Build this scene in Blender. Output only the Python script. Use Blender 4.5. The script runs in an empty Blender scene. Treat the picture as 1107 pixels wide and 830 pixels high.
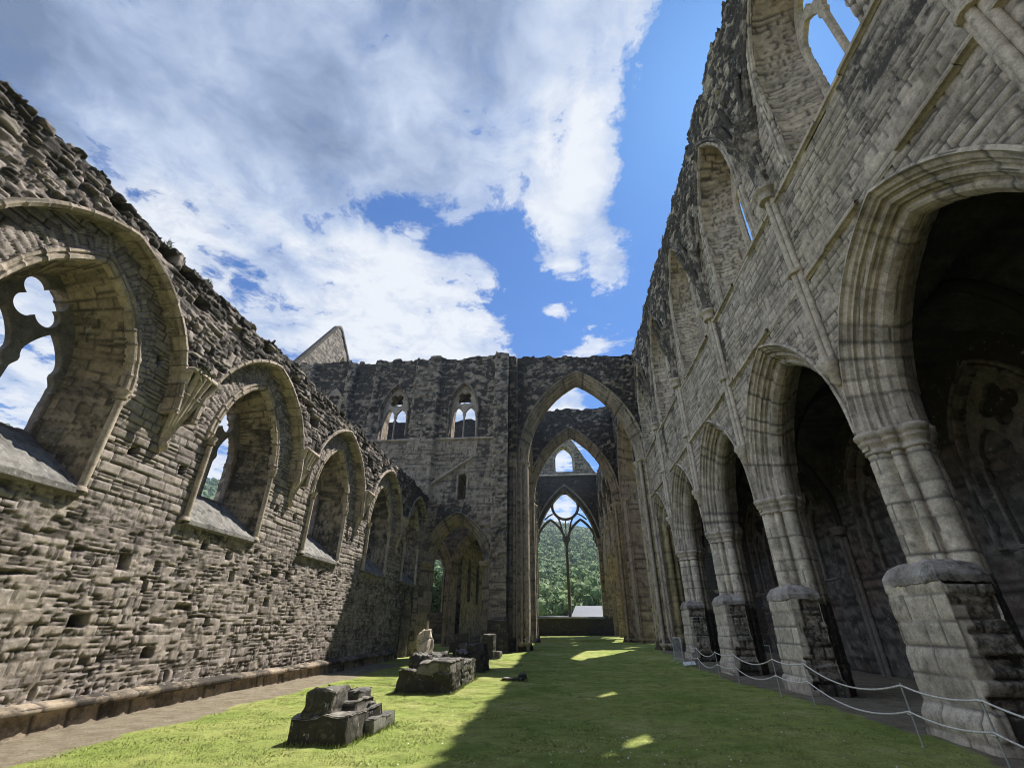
import bpy, bmesh, math, random
import numpy as np
from mathutils import Matrix, Vector
np.seterr(all='ignore')
rad = math.radians
scene = bpy.context.scene
COL = scene.collection

# ------------------------------------------------------------------ camera
CAMZ = 1.6
yaw, pitch, roll = 9.67583243e-02, 4.88919675e-01, 5.55609815e-03
f_ = np.array([-math.sin(yaw)*math.cos(pitch), math.cos(yaw)*math.cos(pitch), math.sin(pitch)])
r_ = np.array([math.cos(yaw), math.sin(yaw), 0.0]); u_ = np.cross(r_, f_)
R2 = math.cos(roll)*r_ + math.sin(roll)*u_; U2 = -math.sin(roll)*r_ + math.cos(roll)*u_
cd = bpy.data.cameras.new('camera'); cam = bpy.data.objects.new('camera', cd); COL.objects.link(cam)
m = Matrix(((R2[0], U2[0], -f_[0], 0), (R2[1], U2[1], -f_[1], 0), (R2[2], U2[2], -f_[2], CAMZ), (0, 0, 0, 1)))
cam.matrix_world = m
cd.sensor_fit = 'HORIZONTAL'; cd.sensor_width = 36; cd.lens = 491.28/1107*36
cd.clip_start = 0.05; cd.clip_end = 4000
scene.camera = cam

# ------------------------------------------------------------------ light
SUN = Vector((0.403, 0.57, 1.0)).normalized()          # towards the sun
sd = bpy.data.lights.new('sun', 'SUN'); sd.energy = 4.9; sd.angle = rad(0.53); sd.color = (1.0, 0.945, 0.86)
so = bpy.data.objects.new('sun', sd); COL.objects.link(so)
so.rotation_euler = (-SUN).to_track_quat('-Z', 'Y').to_euler(); so.location = (20, 20, 60)
scene.view_settings.view_transform = 'Standard'; scene.view_settings.look = 'None'
scene.view_settings.exposure = 0.85; scene.view_settings.gamma = 1.0
scene.view_settings.use_curve_mapping = False
scene.render.engine = 'CYCLES'; scene.cycles.filter_width = 1.0

# ------------------------------------------------------------------ sky with a cloud layer
W = bpy.data.worlds.new('World'); scene.world = W; W.use_nodes = True
nt = W.node_tree; nt.nodes.clear()
class NT:
    def __init__(s, tree): s.t = tree
    def n(s, typ, ins=None, **kw):
        nd = s.t.nodes.new(typ)
        for k, v in kw.items(): setattr(nd, k, v)
        for k, v in (ins or {}).items():
            if hasattr(v, 'bl_idname') or isinstance(v, bpy.types.NodeSocket):
                s.t.links.new(v, nd.inputs[k])
            else: nd.inputs[k].default_value = v
        return nd
    def math(s, op, a, b=None, c=None, clamp=False):
        nd = s.t.nodes.new('ShaderNodeMath'); nd.operation = op; nd.use_clamp = clamp
        for i, v in enumerate((a, b, c)):
            if v is None: continue
            if isinstance(v, bpy.types.NodeSocket): s.t.links.new(v, nd.inputs[i])
            else: nd.inputs[i].default_value = v
        return nd.outputs[0]
    def mix(s, fac, a, b, blend='MIX'):
        nd = s.t.nodes.new('ShaderNodeMix'); nd.data_type = 'RGBA'; nd.blend_type = blend
        for i, v in ((0, fac), (6, a), (7, b)):
            if isinstance(v, bpy.types.NodeSocket): s.t.links.new(v, nd.inputs[i])
            else: nd.inputs[i].default_value = v if i == 0 else (*v[:3], 1)
        return nd.outputs[2]
    def ramp(s, fac, stops, interp='LINEAR'):
        nd = s.t.nodes.new('ShaderNodeValToRGB'); cr = nd.color_ramp; cr.interpolation = interp
        while len(cr.elements) < len(stops): cr.elements.new(0.5)
        for e, (p, c) in zip(cr.elements, stops):
            e.position = p; e.color = (*c[:3], 1) if hasattr(c, '__len__') else (c, c, c, 1)
        s.t.links.new(fac, nd.inputs[0]); return nd.outputs[0]
    def noise(s, vec, scale, detail=4, rough=0.55, dist=0.0):
        nd = s.t.nodes.new('ShaderNodeTexNoise'); nd.inputs['Scale'].default_value = scale
        nd.inputs['Detail'].default_value = detail; nd.inputs['Roughness'].default_value = rough
        nd.inputs['Distortion'].default_value = dist; s.t.links.new(vec, nd.inputs['Vector']); return nd.outputs[0]
    def link(s, a, b): s.t.links.new(a, b)
N = NT(nt)
sky = N.n('ShaderNodeTexSky', sky_type='NISHITA', sun_disc=False, sun_elevation=math.asin(SUN.z),
          sun_rotation=math.atan2(SUN.x, SUN.y), air_density=1.0, dust_density=0.3, ozone_density=3.0)
tc = N.n('ShaderNodeTexCoord'); sep = N.n('ShaderNodeSeparateXYZ', {0: tc.outputs['Generated']})
zc = N.math('MAXIMUM', sep.outputs[2], 0.03)
U = N.math('DIVIDE', sep.outputs[0], zc); V = N.math('DIVIDE', sep.outputs[1], zc)
uv = N.n('ShaderNodeCombineXYZ', {0: U, 1: V, 2: 0.0}).outputs[0]
def blob(u0, v0, su, sv, amp):
    a = N.math('POWER', N.math('DIVIDE', N.math('SUBTRACT', U, u0), su), 2.0)
    b = N.math('POWER', N.math('DIVIDE', N.math('SUBTRACT', V, v0), sv), 2.0)
    return N.math('MULTIPLY', N.math('EXPONENT', N.math('MULTIPLY', N.math('ADD', a, b), -1.0)), amp)
bias = None
# (u, v) is where the line of sight meets a cloud layer one unit overhead
edge = N.math('MULTIPLY', N.math('SMOOTH_MIN', N.math('SUBTRACT', 0.20, U), 0.16, 0.1), 1.35)
terms = [edge,
         blob(-0.42, 0.84, 0.13, 0.065, -0.50), blob(-0.26, 0.97, 0.13, 0.07, -0.44), blob(-0.10, 1.02, 0.08, 0.14, -0.46),
         blob(-0.04, 1.35, 0.16, 0.25, -0.55), blob(-1.02, 1.03, 0.14, 0.07, -0.20), blob(-1.10, 0.62, 0.07, 0.05, -0.2),
         blob(0.22, 1.06, 0.08, 0.13, 0.44), blob(0.04, 0.68, 0.03, 0.10, -0.30), blob(0.10, 0.80, 0.10, 0.28, 0.36), blob(0.01, 1.34, 0.07, 0.06, 0.36), blob(0.20, 0.36, 0.12, 0.16, 0.3),
         blob(0.30, 0.75, 0.12, 0.40, -0.35),
         blob(-0.50, 1.40, 0.40, 0.35, 0.14), blob(-0.6, 0.45, 0.55, 0.33, 0.22), blob(0.16, 2.15, 0.3, 0.28, 0.0)]
bias = terms[0]
for t in terms[1:]: bias = N.math('ADD', bias, t)
warpn = N.n('ShaderNodeTexNoise', {'Vector': uv, 'Scale': 4.0, 'Detail': 4.0})
uvw = N.n('ShaderNodeVectorMath', {0: uv, 1: N.n('ShaderNodeVectorMath', {0: N.n('ShaderNodeVectorMath', {0: warpn.outputs[1], 1: (0.5, 0.5, 0.5)}, operation='SUBTRACT').outputs[0], 3: 0.16}, operation='SCALE').outputs[0]}, operation='ADD').outputs[0]
n1 = N.noise(uvw, 3.6, 12, 0.66)
dens = N.math('ADD', N.math('MULTIPLY', N.math('SUBTRACT', n1, 0.5), 1.55), bias)
dens = N.math('ADD', dens, N.math('MULTIPLY', N.math('SUBTRACT', N.noise(uvw, 13.0, 8, 0.68), 0.5), 0.55))
cover = N.ramp(dens, [(0.0, 0.0), (0.07, 0.32), (0.15, 0.80), (0.34, 1.0)], 'EASE')
n2 = N.noise(uvw, 2.1, 5, 0.5); n3 = N.noise(uvw, 7.0, 6, 0.6)
shade = N.math('ADD', N.math('MULTIPLY', n2, 0.75), N.math('MULTIPLY', n3, 0.25))
thick = N.math('MULTIPLY', N.math('SUBTRACT', 0.80, V), 0.20)
shade = N.math('SUBTRACT', shade, N.math('MAXIMUM', thick, -0.06))
for bl in (blob(-1.05, 0.22, 0.30, 0.22, -0.13), blob(-0.52, 0.40, 0.16, 0.16, -0.07), blob(-0.12, 0.36, 0.2, 0.14, -0.06), blob(0.10, 0.55, 0.16, 0.25, 0.08), blob(-0.5, 1.45, 0.35, 0.3, 0.05)): shade = N.math('ADD', shade, bl)
ccol = N.ramp(shade, [(0.30, (0.19, 0.27, 0.44)), (0.39, (0.36, 0.47, 0.70)), (0.48, (0.62, 0.73, 0.95)), (0.58, (1.0, 1.04, 1.10))])
skyc = N.n('ShaderNodeVectorMath', {0: sky.outputs[0], 3: 0.050}, operation='SCALE').outputs[0]
skyc = N.mix(1.0, skyc, (0.44, 0.96, 1.56), 'MULTIPLY')
ccol = N.n('ShaderNodeVectorMath', {0: ccol, 3: 0.47}, operation='SCALE').outputs[0]
# bright cloud added out of view, away from the sun, as fill for shaded walls
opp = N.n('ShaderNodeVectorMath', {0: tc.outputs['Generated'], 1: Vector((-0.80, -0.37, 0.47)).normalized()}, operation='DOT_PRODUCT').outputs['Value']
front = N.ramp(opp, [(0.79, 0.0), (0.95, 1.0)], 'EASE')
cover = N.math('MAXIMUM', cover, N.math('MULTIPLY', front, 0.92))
fill_gain = N.math('ADD', 1.0, N.math('MULTIPLY', front, 10.0))
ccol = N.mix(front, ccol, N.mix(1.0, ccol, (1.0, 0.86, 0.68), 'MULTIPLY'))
ccol = N.n('ShaderNodeVectorMath', {0: ccol, 3: fill_gain}, operation='SCALE').outputs[0]
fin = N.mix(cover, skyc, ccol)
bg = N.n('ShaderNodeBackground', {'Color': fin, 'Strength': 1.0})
# the Nishita sky is already scaled to 0.062 above; clouds are given in the same units
out = N.n('ShaderNodeOutputWorld', {'Surface': bg.outputs[0]})

# ------------------------------------------------------------------ numpy noise and masonry
def h2(a, b, s=0):
    a = np.asarray(a).astype(np.int64); b = np.asarray(b).astype(np.int64)
    n = (a*374761393 + b*668265263 + s*1442695041) & 0xffffffff
    n = ((n ^ (n >> 13))*1274126177) & 0xffffffff
    n = ((n ^ (n >> 15))*2246822519) & 0xffffffff
    n = n ^ (n >> 16)
    return (n & 0xffffff)/16777216.0
def vn2(x, y, s=0):
    ix = np.floor(x); iy = np.floor(y); fx = x-ix; fy = y-iy
    fx = fx*fx*(3-2*fx); fy = fy*fy*(3-2*fy)
    a = h2(ix, iy, s); b = h2(ix+1, iy, s); c = h2(ix, iy+1, s); d = h2(ix+1, iy+1, s)
    return (a*(1-fx)+b*fx)*(1-fy) + (c*(1-fx)+d*fx)*fy
def fbm(x, y, s=0, o=3):
    r = 0; a = 0.5; t = 0
    for i in range(o):
        r = r+a*vn2(x*2**i, y*2**i, s+i*17); t += a; a *= 0.5
    return r/t
def sstep(a, b, x):
    t = np.clip((x-a)/(b-a), 0, 1); return t*t*(3-2*t)
def vn3(P, s=0):
    return (vn2(P[..., 0]+P[..., 2]*0.37, P[..., 1]+P[..., 2]*0.61, s)+vn2(P[..., 1]-P[..., 0]*.31, P[..., 2]+P[..., 0]*.53, s+5)+vn2(P[..., 2]+P[..., 1]*.29, P[..., 0]-P[..., 1]*.47, s+9))/3
# style: course min,max; stone length min,max; stone amp; joint width; joint depth; roughness; warp; split
ST = dict(
    rubble=(.12, .22, .18, .48, .012, .010, .042, .015, .045, .42),
    broken=(.16, .29, .24, .58, .070, .014, .06, .05, .09, .40),
    torn=(.20, .32, .35, .75, .10, .012, .04, .03, .03, .15),
    coursed=(.14, .25, .24, .58, .018, .014, .026, .018, .030, .28),
    ashlar=(.26, .36, .38, .75, .007, .016, .012, .006, .008, .0),
    block=(.30, .42, .45, .80, .020, .020, .016, .012, .012, .0),
    thin=(.09, .15, .22, .45, .015, .012, .020, .014, .03, .2))
def masonry(u, v, st, seed):
    c0, c1, l0, l1, amp, jw, jd, rough, warp, split = ST[st]
    u = np.asarray(u, float); v = np.asarray(v, float)
    v = v + warp*2*(vn2(u*.55, v*.7, seed)-.5) + warp*.8*(vn2(u*2.3, v*2.3, seed+1)-.5)
    u = u + warp*2*(vn2(u*.9+9, v*1.3, seed+2)-.5)
    vmin = float(v.min())-.5; n = int((float(v.max())-vmin)/c0)+6
    rg = np.random.default_rng(seed); hs = rg.uniform(c0, c1, n); ed = vmin+np.concatenate([[0], np.cumsum(hs)])
    c = np.clip(np.searchsorted(ed, v)-1, 0, n-1); y0 = ed[c]; y1 = ed[c+1]
    L = l0+(l1-l0)*h2(c, 3, seed); us = u/L+h2(c, 7, seed)*10; k = np.floor(us)
    J = lambda kk: kk+.6*(h2(kk, c, seed+11)-.5)
    k = np.where(us < J(k), k-1, np.where(us > J(k+1), k+1, k))
    lo = J(k); hi = J(k+1); du = np.minimum(us-lo, hi-us)*L
    wild = st in ('rubble', 'broken')
    if wild:                                                        # one tall stone, two, or three thin ones in a slot; layers break at different lengths
        hA = h2(k, c, seed+21); f1 = np.where(hA < .78, .35+.3*h2(k, c, seed+22), .25+.15*h2(k, c, seed+22)); f2 = np.where(hA < .78, 2., .6+.15*h2(k, c, seed+23)); f1 = np.where(hA < .36, 2., f1); f2 = np.where(hA < .36, 3., f2)
        slope = .25*(h2(k, c, seed+24)-.5)*((us-lo)/np.maximum(hi-lo, 1e-3)-.5); fv = (v-y0)/np.maximum(y1-y0, 1e-3)+slope; H_ = y1-y0
        sid = (fv > f1)*1+(fv > f2)*1; lof = np.where(sid == 0, 0., np.where(sid == 1, f1, f2)); hif = np.where(sid == 0, np.minimum(f1, 1.), np.where(sid == 1, np.minimum(f2, 1.), 1.))
        dv = np.minimum(fv-lof, hif-fv)*H_; y1 = y0+hif*H_; y0 = y0+lof*H_
        k3 = k*3+sid; two = h2(k3, c, seed+25) < .55; cut = lo+(hi-lo)*(.28+.44*h2(k3, c, seed+26)); rgt = two & (us > cut)
        lo, hi = np.where(rgt, cut, lo), np.where(two & ~rgt, cut, hi); du = np.minimum(us-lo, hi-us)*L; k2 = k3*2+rgt
        gapn = fbm(u*5.5, v*6.5, seed+27, 2); jw = jw*(.4+2.4*sstep(.35, .75, gapn)); d = np.minimum(du, dv)
        hm = sstep(0, jw*1.7, d)
    else:
        sp = h2(k, c, seed+21) < split; ym = y0+(y1-y0)*(.35+.3*h2(k, c, seed+22))
        sid = np.where(sp & (v > ym), 1, 0)
        y0 = np.where(sp & (v > ym), ym, y0); y1 = np.where(sp & (v <= ym), ym, y1)
        dv = np.minimum(v-y0, y1-v); d = np.minimum(du, dv)
        hm = sstep(0, jw*2, d); k2 = k*2+sid
    r1 = h2(k2, c, seed+31); r2 = h2(k2, c, seed+32); r3 = h2(k2, c, seed+33); tone = h2(k2, c, seed+34)
    ru = (us-lo)/np.maximum(hi-lo, 1e-3)-.5; rv = (v-y0)/np.maximum(y1-y0, 1e-3)-.5
    h = hm*(jd+amp*(r1+.9*(r2-.5)*ru+.8*(r3-.5)*rv)) + rough*(fbm(u*9, v*12, seed+40, 3)-.5)*(.3+.7*hm)
    jt = 1-sstep(0, jw*2.0+.006 if wild else max(jw*1.3, .026 if st in ('ashlar', 'block', 'coursed') else 0), d)
    if wild:                                                        # a few stones have dropped out
        gone = (h2(k2, c, seed+35) < .035)*sstep(0, .03, d); h = h-.12*gone; jt = np.maximum(jt, .85*gone)
        patchy = sstep(.42, .6, fbm(u*1.7, v*2.2, seed+50)); jt = jt*(.45+.55*patchy); h = h+jd*.45*(1-patchy)*(1-hm)
    return h-jd-amp*.5, tone, jt

# ------------------------------------------------------------------ object helpers
ROOT = {}
def tag(o, label=None, cat=None, group=None, kind=None):
    if label: o['label'] = label
    if cat: o['category'] = cat
    if group: o['group'] = group
    if kind: o['kind'] = kind
    return o
def thing(name, label, cat, loc=(0, 0, 0), group=None):
    o = bpy.data.objects.new(name, None); COL.objects.link(o); o.location = loc; o.empty_display_size = .3
    tag(o, label, cat, group, 'thing'); ROOT[o.name] = np.array(loc, float); return o
def make_mesh(name, Vt, faces, mat, parent=None, attrs=None, smooth=True):
    """faces: list of arrays (k,4) / (k,3)"""
    me = bpy.data.meshes.new(name)
    Vt = np.asarray(Vt, np.float64); off = ROOT[parent.name] if parent is not None else np.zeros(3)
    me.vertices.add(len(Vt)); me.vertices.foreach_set('co', (Vt-off).astype(np.float32).ravel())
    fs = [np.asarray(f, np.int32) for f in faces if len(f)]
    nl = sum(f.size for f in fs); npoly = sum(len(f) for f in fs)
    me.loops.add(nl); me.polygons.add(npoly)
    me.loops.foreach_set('vertex_index', np.concatenate([f.ravel() for f in fs]))
    tot = np.concatenate([np.full(len(f), f.shape[1], np.int32) for f in fs])
    me.polygons.foreach_set('loop_start', np.concatenate([[0], np.cumsum(tot)[:-1]]).astype(np.int32))
    me.polygons.foreach_set('use_smooth', np.full(npoly, smooth))
    me.update(calc_edges=True)
    for k, a in (attrs or {}).items():
        at = me.attributes.new(k, 'FLOAT', 'POINT'); at.data.foreach_set('value', np.asarray(a, np.float32).ravel())
    me.materials.append(mat); me.validate()
    o = bpy.data.objects.new(name, me); COL.objects.link(o)
    if parent is not None:
        o.parent = parent; ROOT[o.name] = off
    return o
class Acc:
    """collects several grids / solids into ONE mesh for one part"""
    def __init__(s): s.V = []; s.F4 = []; s.F3 = []; s.A = {}; s.n = 0
    def add(s, Vt, f4=None, f3=None, **attrs):
        Vt = np.asarray(Vt, float).reshape(-1, 3)
        if f4 is not None and len(f4): s.F4.append(np.asarray(f4)+s.n)
        if f3 is not None and len(f3): s.F3.append(np.asarray(f3)+s.n)
        for k in ('tone', 'joint', 'zone'):
            v = attrs.get(k, .5 if k == 'tone' else 0.)
            s.A.setdefault(k, []).append(np.broadcast_to(np.asarray(v, float).ravel() if np.ndim(v) else v, (len(Vt),)))
        s.V.append(Vt); s.n += len(Vt); return s
    def grid(s, P, keep=None, closed_u=False, **attrs):
        n, m_ = P.shape[:2]; idx = np.arange(n*m_).reshape(n, m_)
        if closed_u: idx = np.concatenate([idx, idx[:, :1]], 1)
        q = np.stack([idx[:-1, :-1], idx[:-1, 1:], idx[1:, 1:], idx[1:, :-1]], -1)
        if keep is not None: q = q[keep]
        q = q.reshape(-1, 4)
        used = np.zeros(n*m_, bool); used[q.ravel()] = True
        mp = np.cumsum(used)-1
        at = {k: (np.asarray(v).reshape(-1)[used] if np.ndim(v) else v) for k, v in attrs.items()}
        return s.add(P.reshape(-1, 3)[used], mp[q], **at)
    def box(s, x0, x1, y0, y1, z0, z1, **at):
        V_ = [(x, y, z) for x in (x0, x1) for y in (y0, y1) for z in (z0, z1)]
        return s.add(V_, [(0, 1, 3, 2), (4, 6, 7, 5), (0, 4, 5, 1), (2, 3, 7, 6), (0, 2, 6, 4), (1, 5, 7, 3)], **at)
    def tube(s, path, r, k=8, caps=True, **at):
        path = np.asarray(path, float); n = len(path); rr = np.broadcast_to(r, (n,))
        T = np.gradient(path, axis=0); T /= np.linalg.norm(T, axis=1)[:, None]+1e-9
        ref = np.array([0, 0, 1.]) if abs(T[0][2]) < .9 else np.array([1., 0, 0])
        Nn = np.cross(T[0], ref); Nn /= np.linalg.norm(Nn); P = []
        for i in range(n):
            Nn = Nn-T[i]*(Nn@T[i]); Nn /= np.linalg.norm(Nn)+1e-9; B = np.cross(T[i], Nn)
            a = np.linspace(0, 2*np.pi, k, endpoint=False)
            P.append(path[i]+rr[i]*(np.cos(a)[:, None]*Nn+np.sin(a)[:, None]*B))
        P = np.array(P); s.grid(P, closed_u=True, **at)
        if caps:
            for ring in (P[0], P[-1]):
                c = ring.mean(0); Vt = np.vstack([ring, c])
                s.add(Vt, f3=[(i, (i+1) % k, k) for i in range(k)], **{q: (w if not np.ndim(w) else float(np.mean(w))) for q, w in at.items()})
        return s
    def build(s, name, mat, parent=None, smooth=True):
        V_ = np.concatenate(s.V); at = {k: np.concatenate(v) for k, v in s.A.items()}
        fs = ([np.concatenate(s.F4)] if s.F4 else []) + ([np.concatenate(s.F3)] if s.F3 else [])
        return make_mesh(name, V_, fs, mat, parent, at, smooth)

class Arch:
    """pointed opening in a wall: centre c, half width w, springing height sp, rise, sill height"""
    def __init__(s, c, w, sp, rise, sill=-9.):
        s.c, s.w, s.sp, s.rise, s.sill = c, w, sp, rise, sill; s.r = (w*w+rise*rise)/(2*w); s.e = s.r-w
    def hw(s, z):
        return np.where(z < s.sp, s.w, np.sqrt(np.maximum(s.r**2-(np.maximum(z, s.sp)-s.sp)**2, 0))-s.e)
    def inside(s, a, z): return (z > s.sill) & (z < s.sp+s.rise) & (np.abs(a-s.c) < s.hw(z))
    def snap(s, a, z):
        hw = s.hw(z); d1 = hw-np.abs(a-s.c)
        top = s.sp+np.sqrt(np.maximum(s.r**2-(np.abs(a-s.c)+s.e)**2, 0)); d2 = np.where(z > s.sp*.0+s.sill, top-z, 9); d3 = z-s.sill
        a2 = np.where((d1 <= d2) & (d1 <= d3), s.c+np.where(a >= s.c, 1, -1)*hw, a)
        z2 = np.where((d2 < d1) & (d2 <= d3), top, np.where((d3 < d1) & (d3 < d2), s.sill, z))
        return a2, z2
    def grow(s, d, rs=None):
        q = Arch(s.c, s.w+d, s.sp, 1, s.sill); q.r = s.r+d; q.e = s.e; q.rise = math.sqrt(max(q.r**2-q.e**2, .01)); return q
    def curve(s, nj=14, na=22, z0=None, arch_only=False):
        z0 = s.sill if z0 is None else z0
        th = math.acos(min(1, s.e/s.r)); t = np.linspace(0, th, na)
        right = np.stack([s.c-s.e+s.r*np.cos(t), s.sp+s.r*np.sin(t)], 1); left = np.stack([2*s.c-right[:, 0], right[:, 1]], 1)
        arc = np.concatenate([left, right[::-1][1:]])
        if arch_only: return arc
        zj = np.linspace(z0, s.sp, nj, endpoint=False)
        return np.concatenate([np.stack([np.full(nj, s.c-s.w), zj], 1), arc, np.stack([np.full(nj, s.c+s.w), zj], 1)[::-1]])
def normals(P):
    a = np.gradient(P, axis=0); b = np.gradient(P, axis=1); n = np.cross(a, b)
    return n/(np.linalg.norm(n, axis=2)[..., None]+1e-9)
def arclen(C): return np.concatenate([[0], np.cumsum(np.linalg.norm(np.diff(C, axis=0), axis=1))])
def loft(acc, curves, nt, st, seed, sign=1, zone=None, resample=None, ampk=1.0, level=False):
    """surface through matched curves; stone joints run across it"""
    C = np.array(curves, float)
    if resample:
        mid = C[len(C)//2]; L = arclen(mid); q = np.linspace(0, L[-1], max(4, int(L[-1]/resample)))
        C = np.stack([np.stack([np.interp(q, L, c[:, i]) for i in range(3)], 1) for c in C])
    rows = []
    for i in range(len(C)-1):
        n = nt if np.isscalar(nt) else nt[i]
        for t in np.linspace(0, 1, n, endpoint=(i == len(C)-2)): rows.append(C[i]*(1-t)+C[i+1]*t)
    P = np.array(rows); nr = normals(P)
    v = np.broadcast_to(arclen(P[len(P)//2])[None, :], P.shape[:2])
    u = np.concatenate([[0], np.cumsum(np.linalg.norm(np.diff(P.mean(1), axis=0), axis=1))]); u = np.broadcast_to(u[:, None], P.shape[:2])
    if level: v = np.where(np.abs(nr[..., 2]) < .55, P[..., 2]+40, v)
    d, tone, joint = masonry(u, v, st, seed)
    P = P+nr*(d*ampk*sign)[..., None]
    z = zone(P) if zone else 0.
    acc.grid(P, tone=tone, joint=joint, zone=z); return acc

# ------------------------------------------------------------------ materials
def stone_mat(name, cols, joint_col, stain=(.040, .036, .031), lichen=.35, moss=0.0, bump=.35, patch=(.36, .31, .215), patchk=.28, rough=.9, lc=(.50, .50, .47)):
    mt = bpy.data.materials.new(name); mt.use_nodes = True; t = mt.node_tree; t.nodes.clear(); K = NT(t)
    pos = K.n('ShaderNodeNewGeometry').outputs['Position']
    A = lambda k: K.n('ShaderNodeAttribute', attribute_name=k).outputs['Fac']
    base = K.ramp(A('tone'), [(i/(len(cols)-1), c) for i, c in enumerate(cols)])
    nA = K.noise(pos, 1.1, 6, .65); nB = K.noise(pos, 9.0, 6, .7); nC = K.noise(pos, 45.0, 4, .7); nD = K.noise(pos, .45, 4, .6)
    base = K.mix(K.math('MULTIPLY', K.ramp(nD, [(.48, 0.), (.66, 1.)]), patchk), base, patch)
    base = K.mix(1.0, base, K.ramp(nA, [(.25, .62), (.5, 1.0), (.75, 1.25)]), 'MULTIPLY')
    base = K.mix(1.0, base, K.ramp(nB, [(.3, .66), (.5, 1.0), (.7, 1.25)]), 'MULTIPLY')
    base = K.mix(.7, base, K.ramp(nC, [(.3, .62), (.5, 1.0), (.7, 1.3)]), 'MULTIPLY')
    nE = K.noise(pos, 3.3, 7, .72); grime = K.ramp(nE, [(.30, .42), (.42, .78), (.52, 1.0)])
    base = K.mix(1.0, base, grime, 'MULTIPLY')
    base = K.mix(K.math('MULTIPLY', A('joint'), .92), base, joint_col)
    # black weathering crust and painted shade, broken up so pale stones show through
    zone = A('zone'); brk = K.math('ADD', K.math('ADD', K.math('MULTIPLY', nB, .9), K.math('MULTIPLY', nA, .5)), K.math('MULTIPLY', K.math('SUBTRACT', .5, A('tone')), .22))
    st = K.math('MULTIPLY', K.math('SUBTRACT', K.math('ADD', zone, K.math('MULTIPLY', brk, .75)), .72), 5.5, clamp=True)
    base = K.mix(K.math('MULTIPLY', st, .93), base, stain)
    if lichen > 0:
        l1 = K.ramp(K.noise(pos, 5.5, 7, .75), [(.60, 0.), (.66, 1.)])
        base = K.mix(K.math('MULTIPLY', l1, K.math('ADD', K.math('MULTIPLY', zone, .9), lichen, clamp=True)), base, lc)
    if moss > 0:
        l2 = K.ramp(K.noise(pos, 1.7, 6, .7), [(.52, 0.), (.68, 1.)])
        base = K.mix(K.math('MULTIPLY', l2, moss), base, (.12, .14, .07))
    hgt = K.math('ADD', K.math('MULTIPLY', nB, .6), K.math('MULTIPLY', nC, .4))
    bp = K.n('ShaderNodeBump', {'Height': hgt, 'Strength': bump, 'Distance': .05})
    bs = K.n('ShaderNodeBsdfPrincipled', {'Base Color': base, 'Roughness': rough, 'Normal': bp.outputs[0]})
    bs.inputs['Specular IOR Level'].default_value = .2
    K.n('ShaderNodeOutputMaterial', {'Surface': bs.outputs[0]}); return mt
M = {}
M['rubble'] = stone_mat('aisle rubble', [(0.19, 0.162, 0.148), (0.285, 0.246, 0.223), (0.343, 0.298, 0.271), (0.4, 0.344, 0.297), (0.305, 0.272, 0.258)], (.030, .026, .022), lichen=.30)
M['grey'] = stone_mat('grey coursed stone', [(0.269, 0.227, 0.179), (0.375, 0.314, 0.25), (0.444, 0.373, 0.292), (0.396, 0.339, 0.275)], (.065, .058, .048), lichen=.22, patch=(.37, .315, .205), patchk=.45)
M['ashlar'] = stone_mat('worked ashlar', [(0.317, 0.267, 0.21), (0.397, 0.338, 0.267), (0.465, 0.392, 0.309), (0.375, 0.32, 0.257)], (.09, .082, .07), lichen=.22, bump=.25, patch=(.33, .30, .24), patchk=.18)
M['pale'] = stone_mat('pale ashlar', [(0.424, 0.362, 0.284), (0.525, 0.454, 0.354), (0.616, 0.531, 0.413), (0.488, 0.42, 0.339)], (.12, .112, .10), lichen=.30, bump=.3, patchk=.2)
M['dark'] = stone_mat('dark weathered and shaded stone', [(.08, .072, .065), (.15, .135, .12), (.21, .19, .165), (.14, .118, .10)], (.03, .027, .024), lichen=.30, patch=(.19, .115, .085), patchk=.6)  # also paints shade into the aisle wall, aisle tracery and transept interior
M['stump'] = stone_mat('blackened stump stone', [(.10, .095, .088), (.19, .18, .166), (.28, .268, .248)], (.022, .02, .018), lichen=.55, moss=.2, bump=.6)
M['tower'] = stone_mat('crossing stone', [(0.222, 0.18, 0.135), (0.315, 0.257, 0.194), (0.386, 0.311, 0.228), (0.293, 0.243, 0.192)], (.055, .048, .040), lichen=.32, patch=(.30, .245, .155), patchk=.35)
M['sill'] = stone_mat('lichen grey sill', [(.15, .145, .132), (.25, .242, .225), (.32, .31, .29)], (.12, .115, .105), lichen=.75, patchk=.1, bump=1.0)
M['coping'] = stone_mat('reddish grey coping', [(0.228, 0.198, 0.168), (0.372, 0.33, 0.288), (0.468, 0.438, 0.384)], (.08, .07, .06), lichen=.55, patchk=.1, bump=.5)
M['vault_shade'] = stone_mat('shade-dark vault', [(.05, .046, .04), (.08, .073, .064)], (.03, .028, .025), lichen=0, patchk=0)  # near-black colour stands in for the vault's deep shade
def plain(name, c, rough=.6, var=.2, metal=0., scale=12.):
    mt = bpy.data.materials.new(name); mt.use_nodes = True; t = mt.node_tree; t.nodes.clear(); K = NT(t)
    pos = K.n('ShaderNodeNewGeometry').outputs['Position']; nA = K.noise(pos, scale, 5, .6)
    col = K.mix(1.0, c, K.ramp(nA, [(.3, 1-var), (.7, 1+var)]), 'MULTIPLY')
    bs = K.n('ShaderNodeBsdfPrincipled', {'Base Color': col, 'Roughness': rough, 'Metallic': metal})
    K.n('ShaderNodeOutputMaterial', {'Surface': bs.outputs[0]}); return mt
M['rope'] = plain('pale rope', (.64, .62, .56), .9, .30, 0, 30.); M['post'] = plain('galvanised post', (.42, .42, .41), .5, .15, .3)
M['white'] = plain('white board', (.75, .75, .73), .6, .08); M['timber'] = plain('dark roof timber', (.05, .042, .035), .9)
M['slate'] = plain('pale slate', (.105, .11, .125), .6, .2, 0, 3.); M['steel'] = plain('galvanised steel', (.55, .56, .58), .45, .1, .6)
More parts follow.
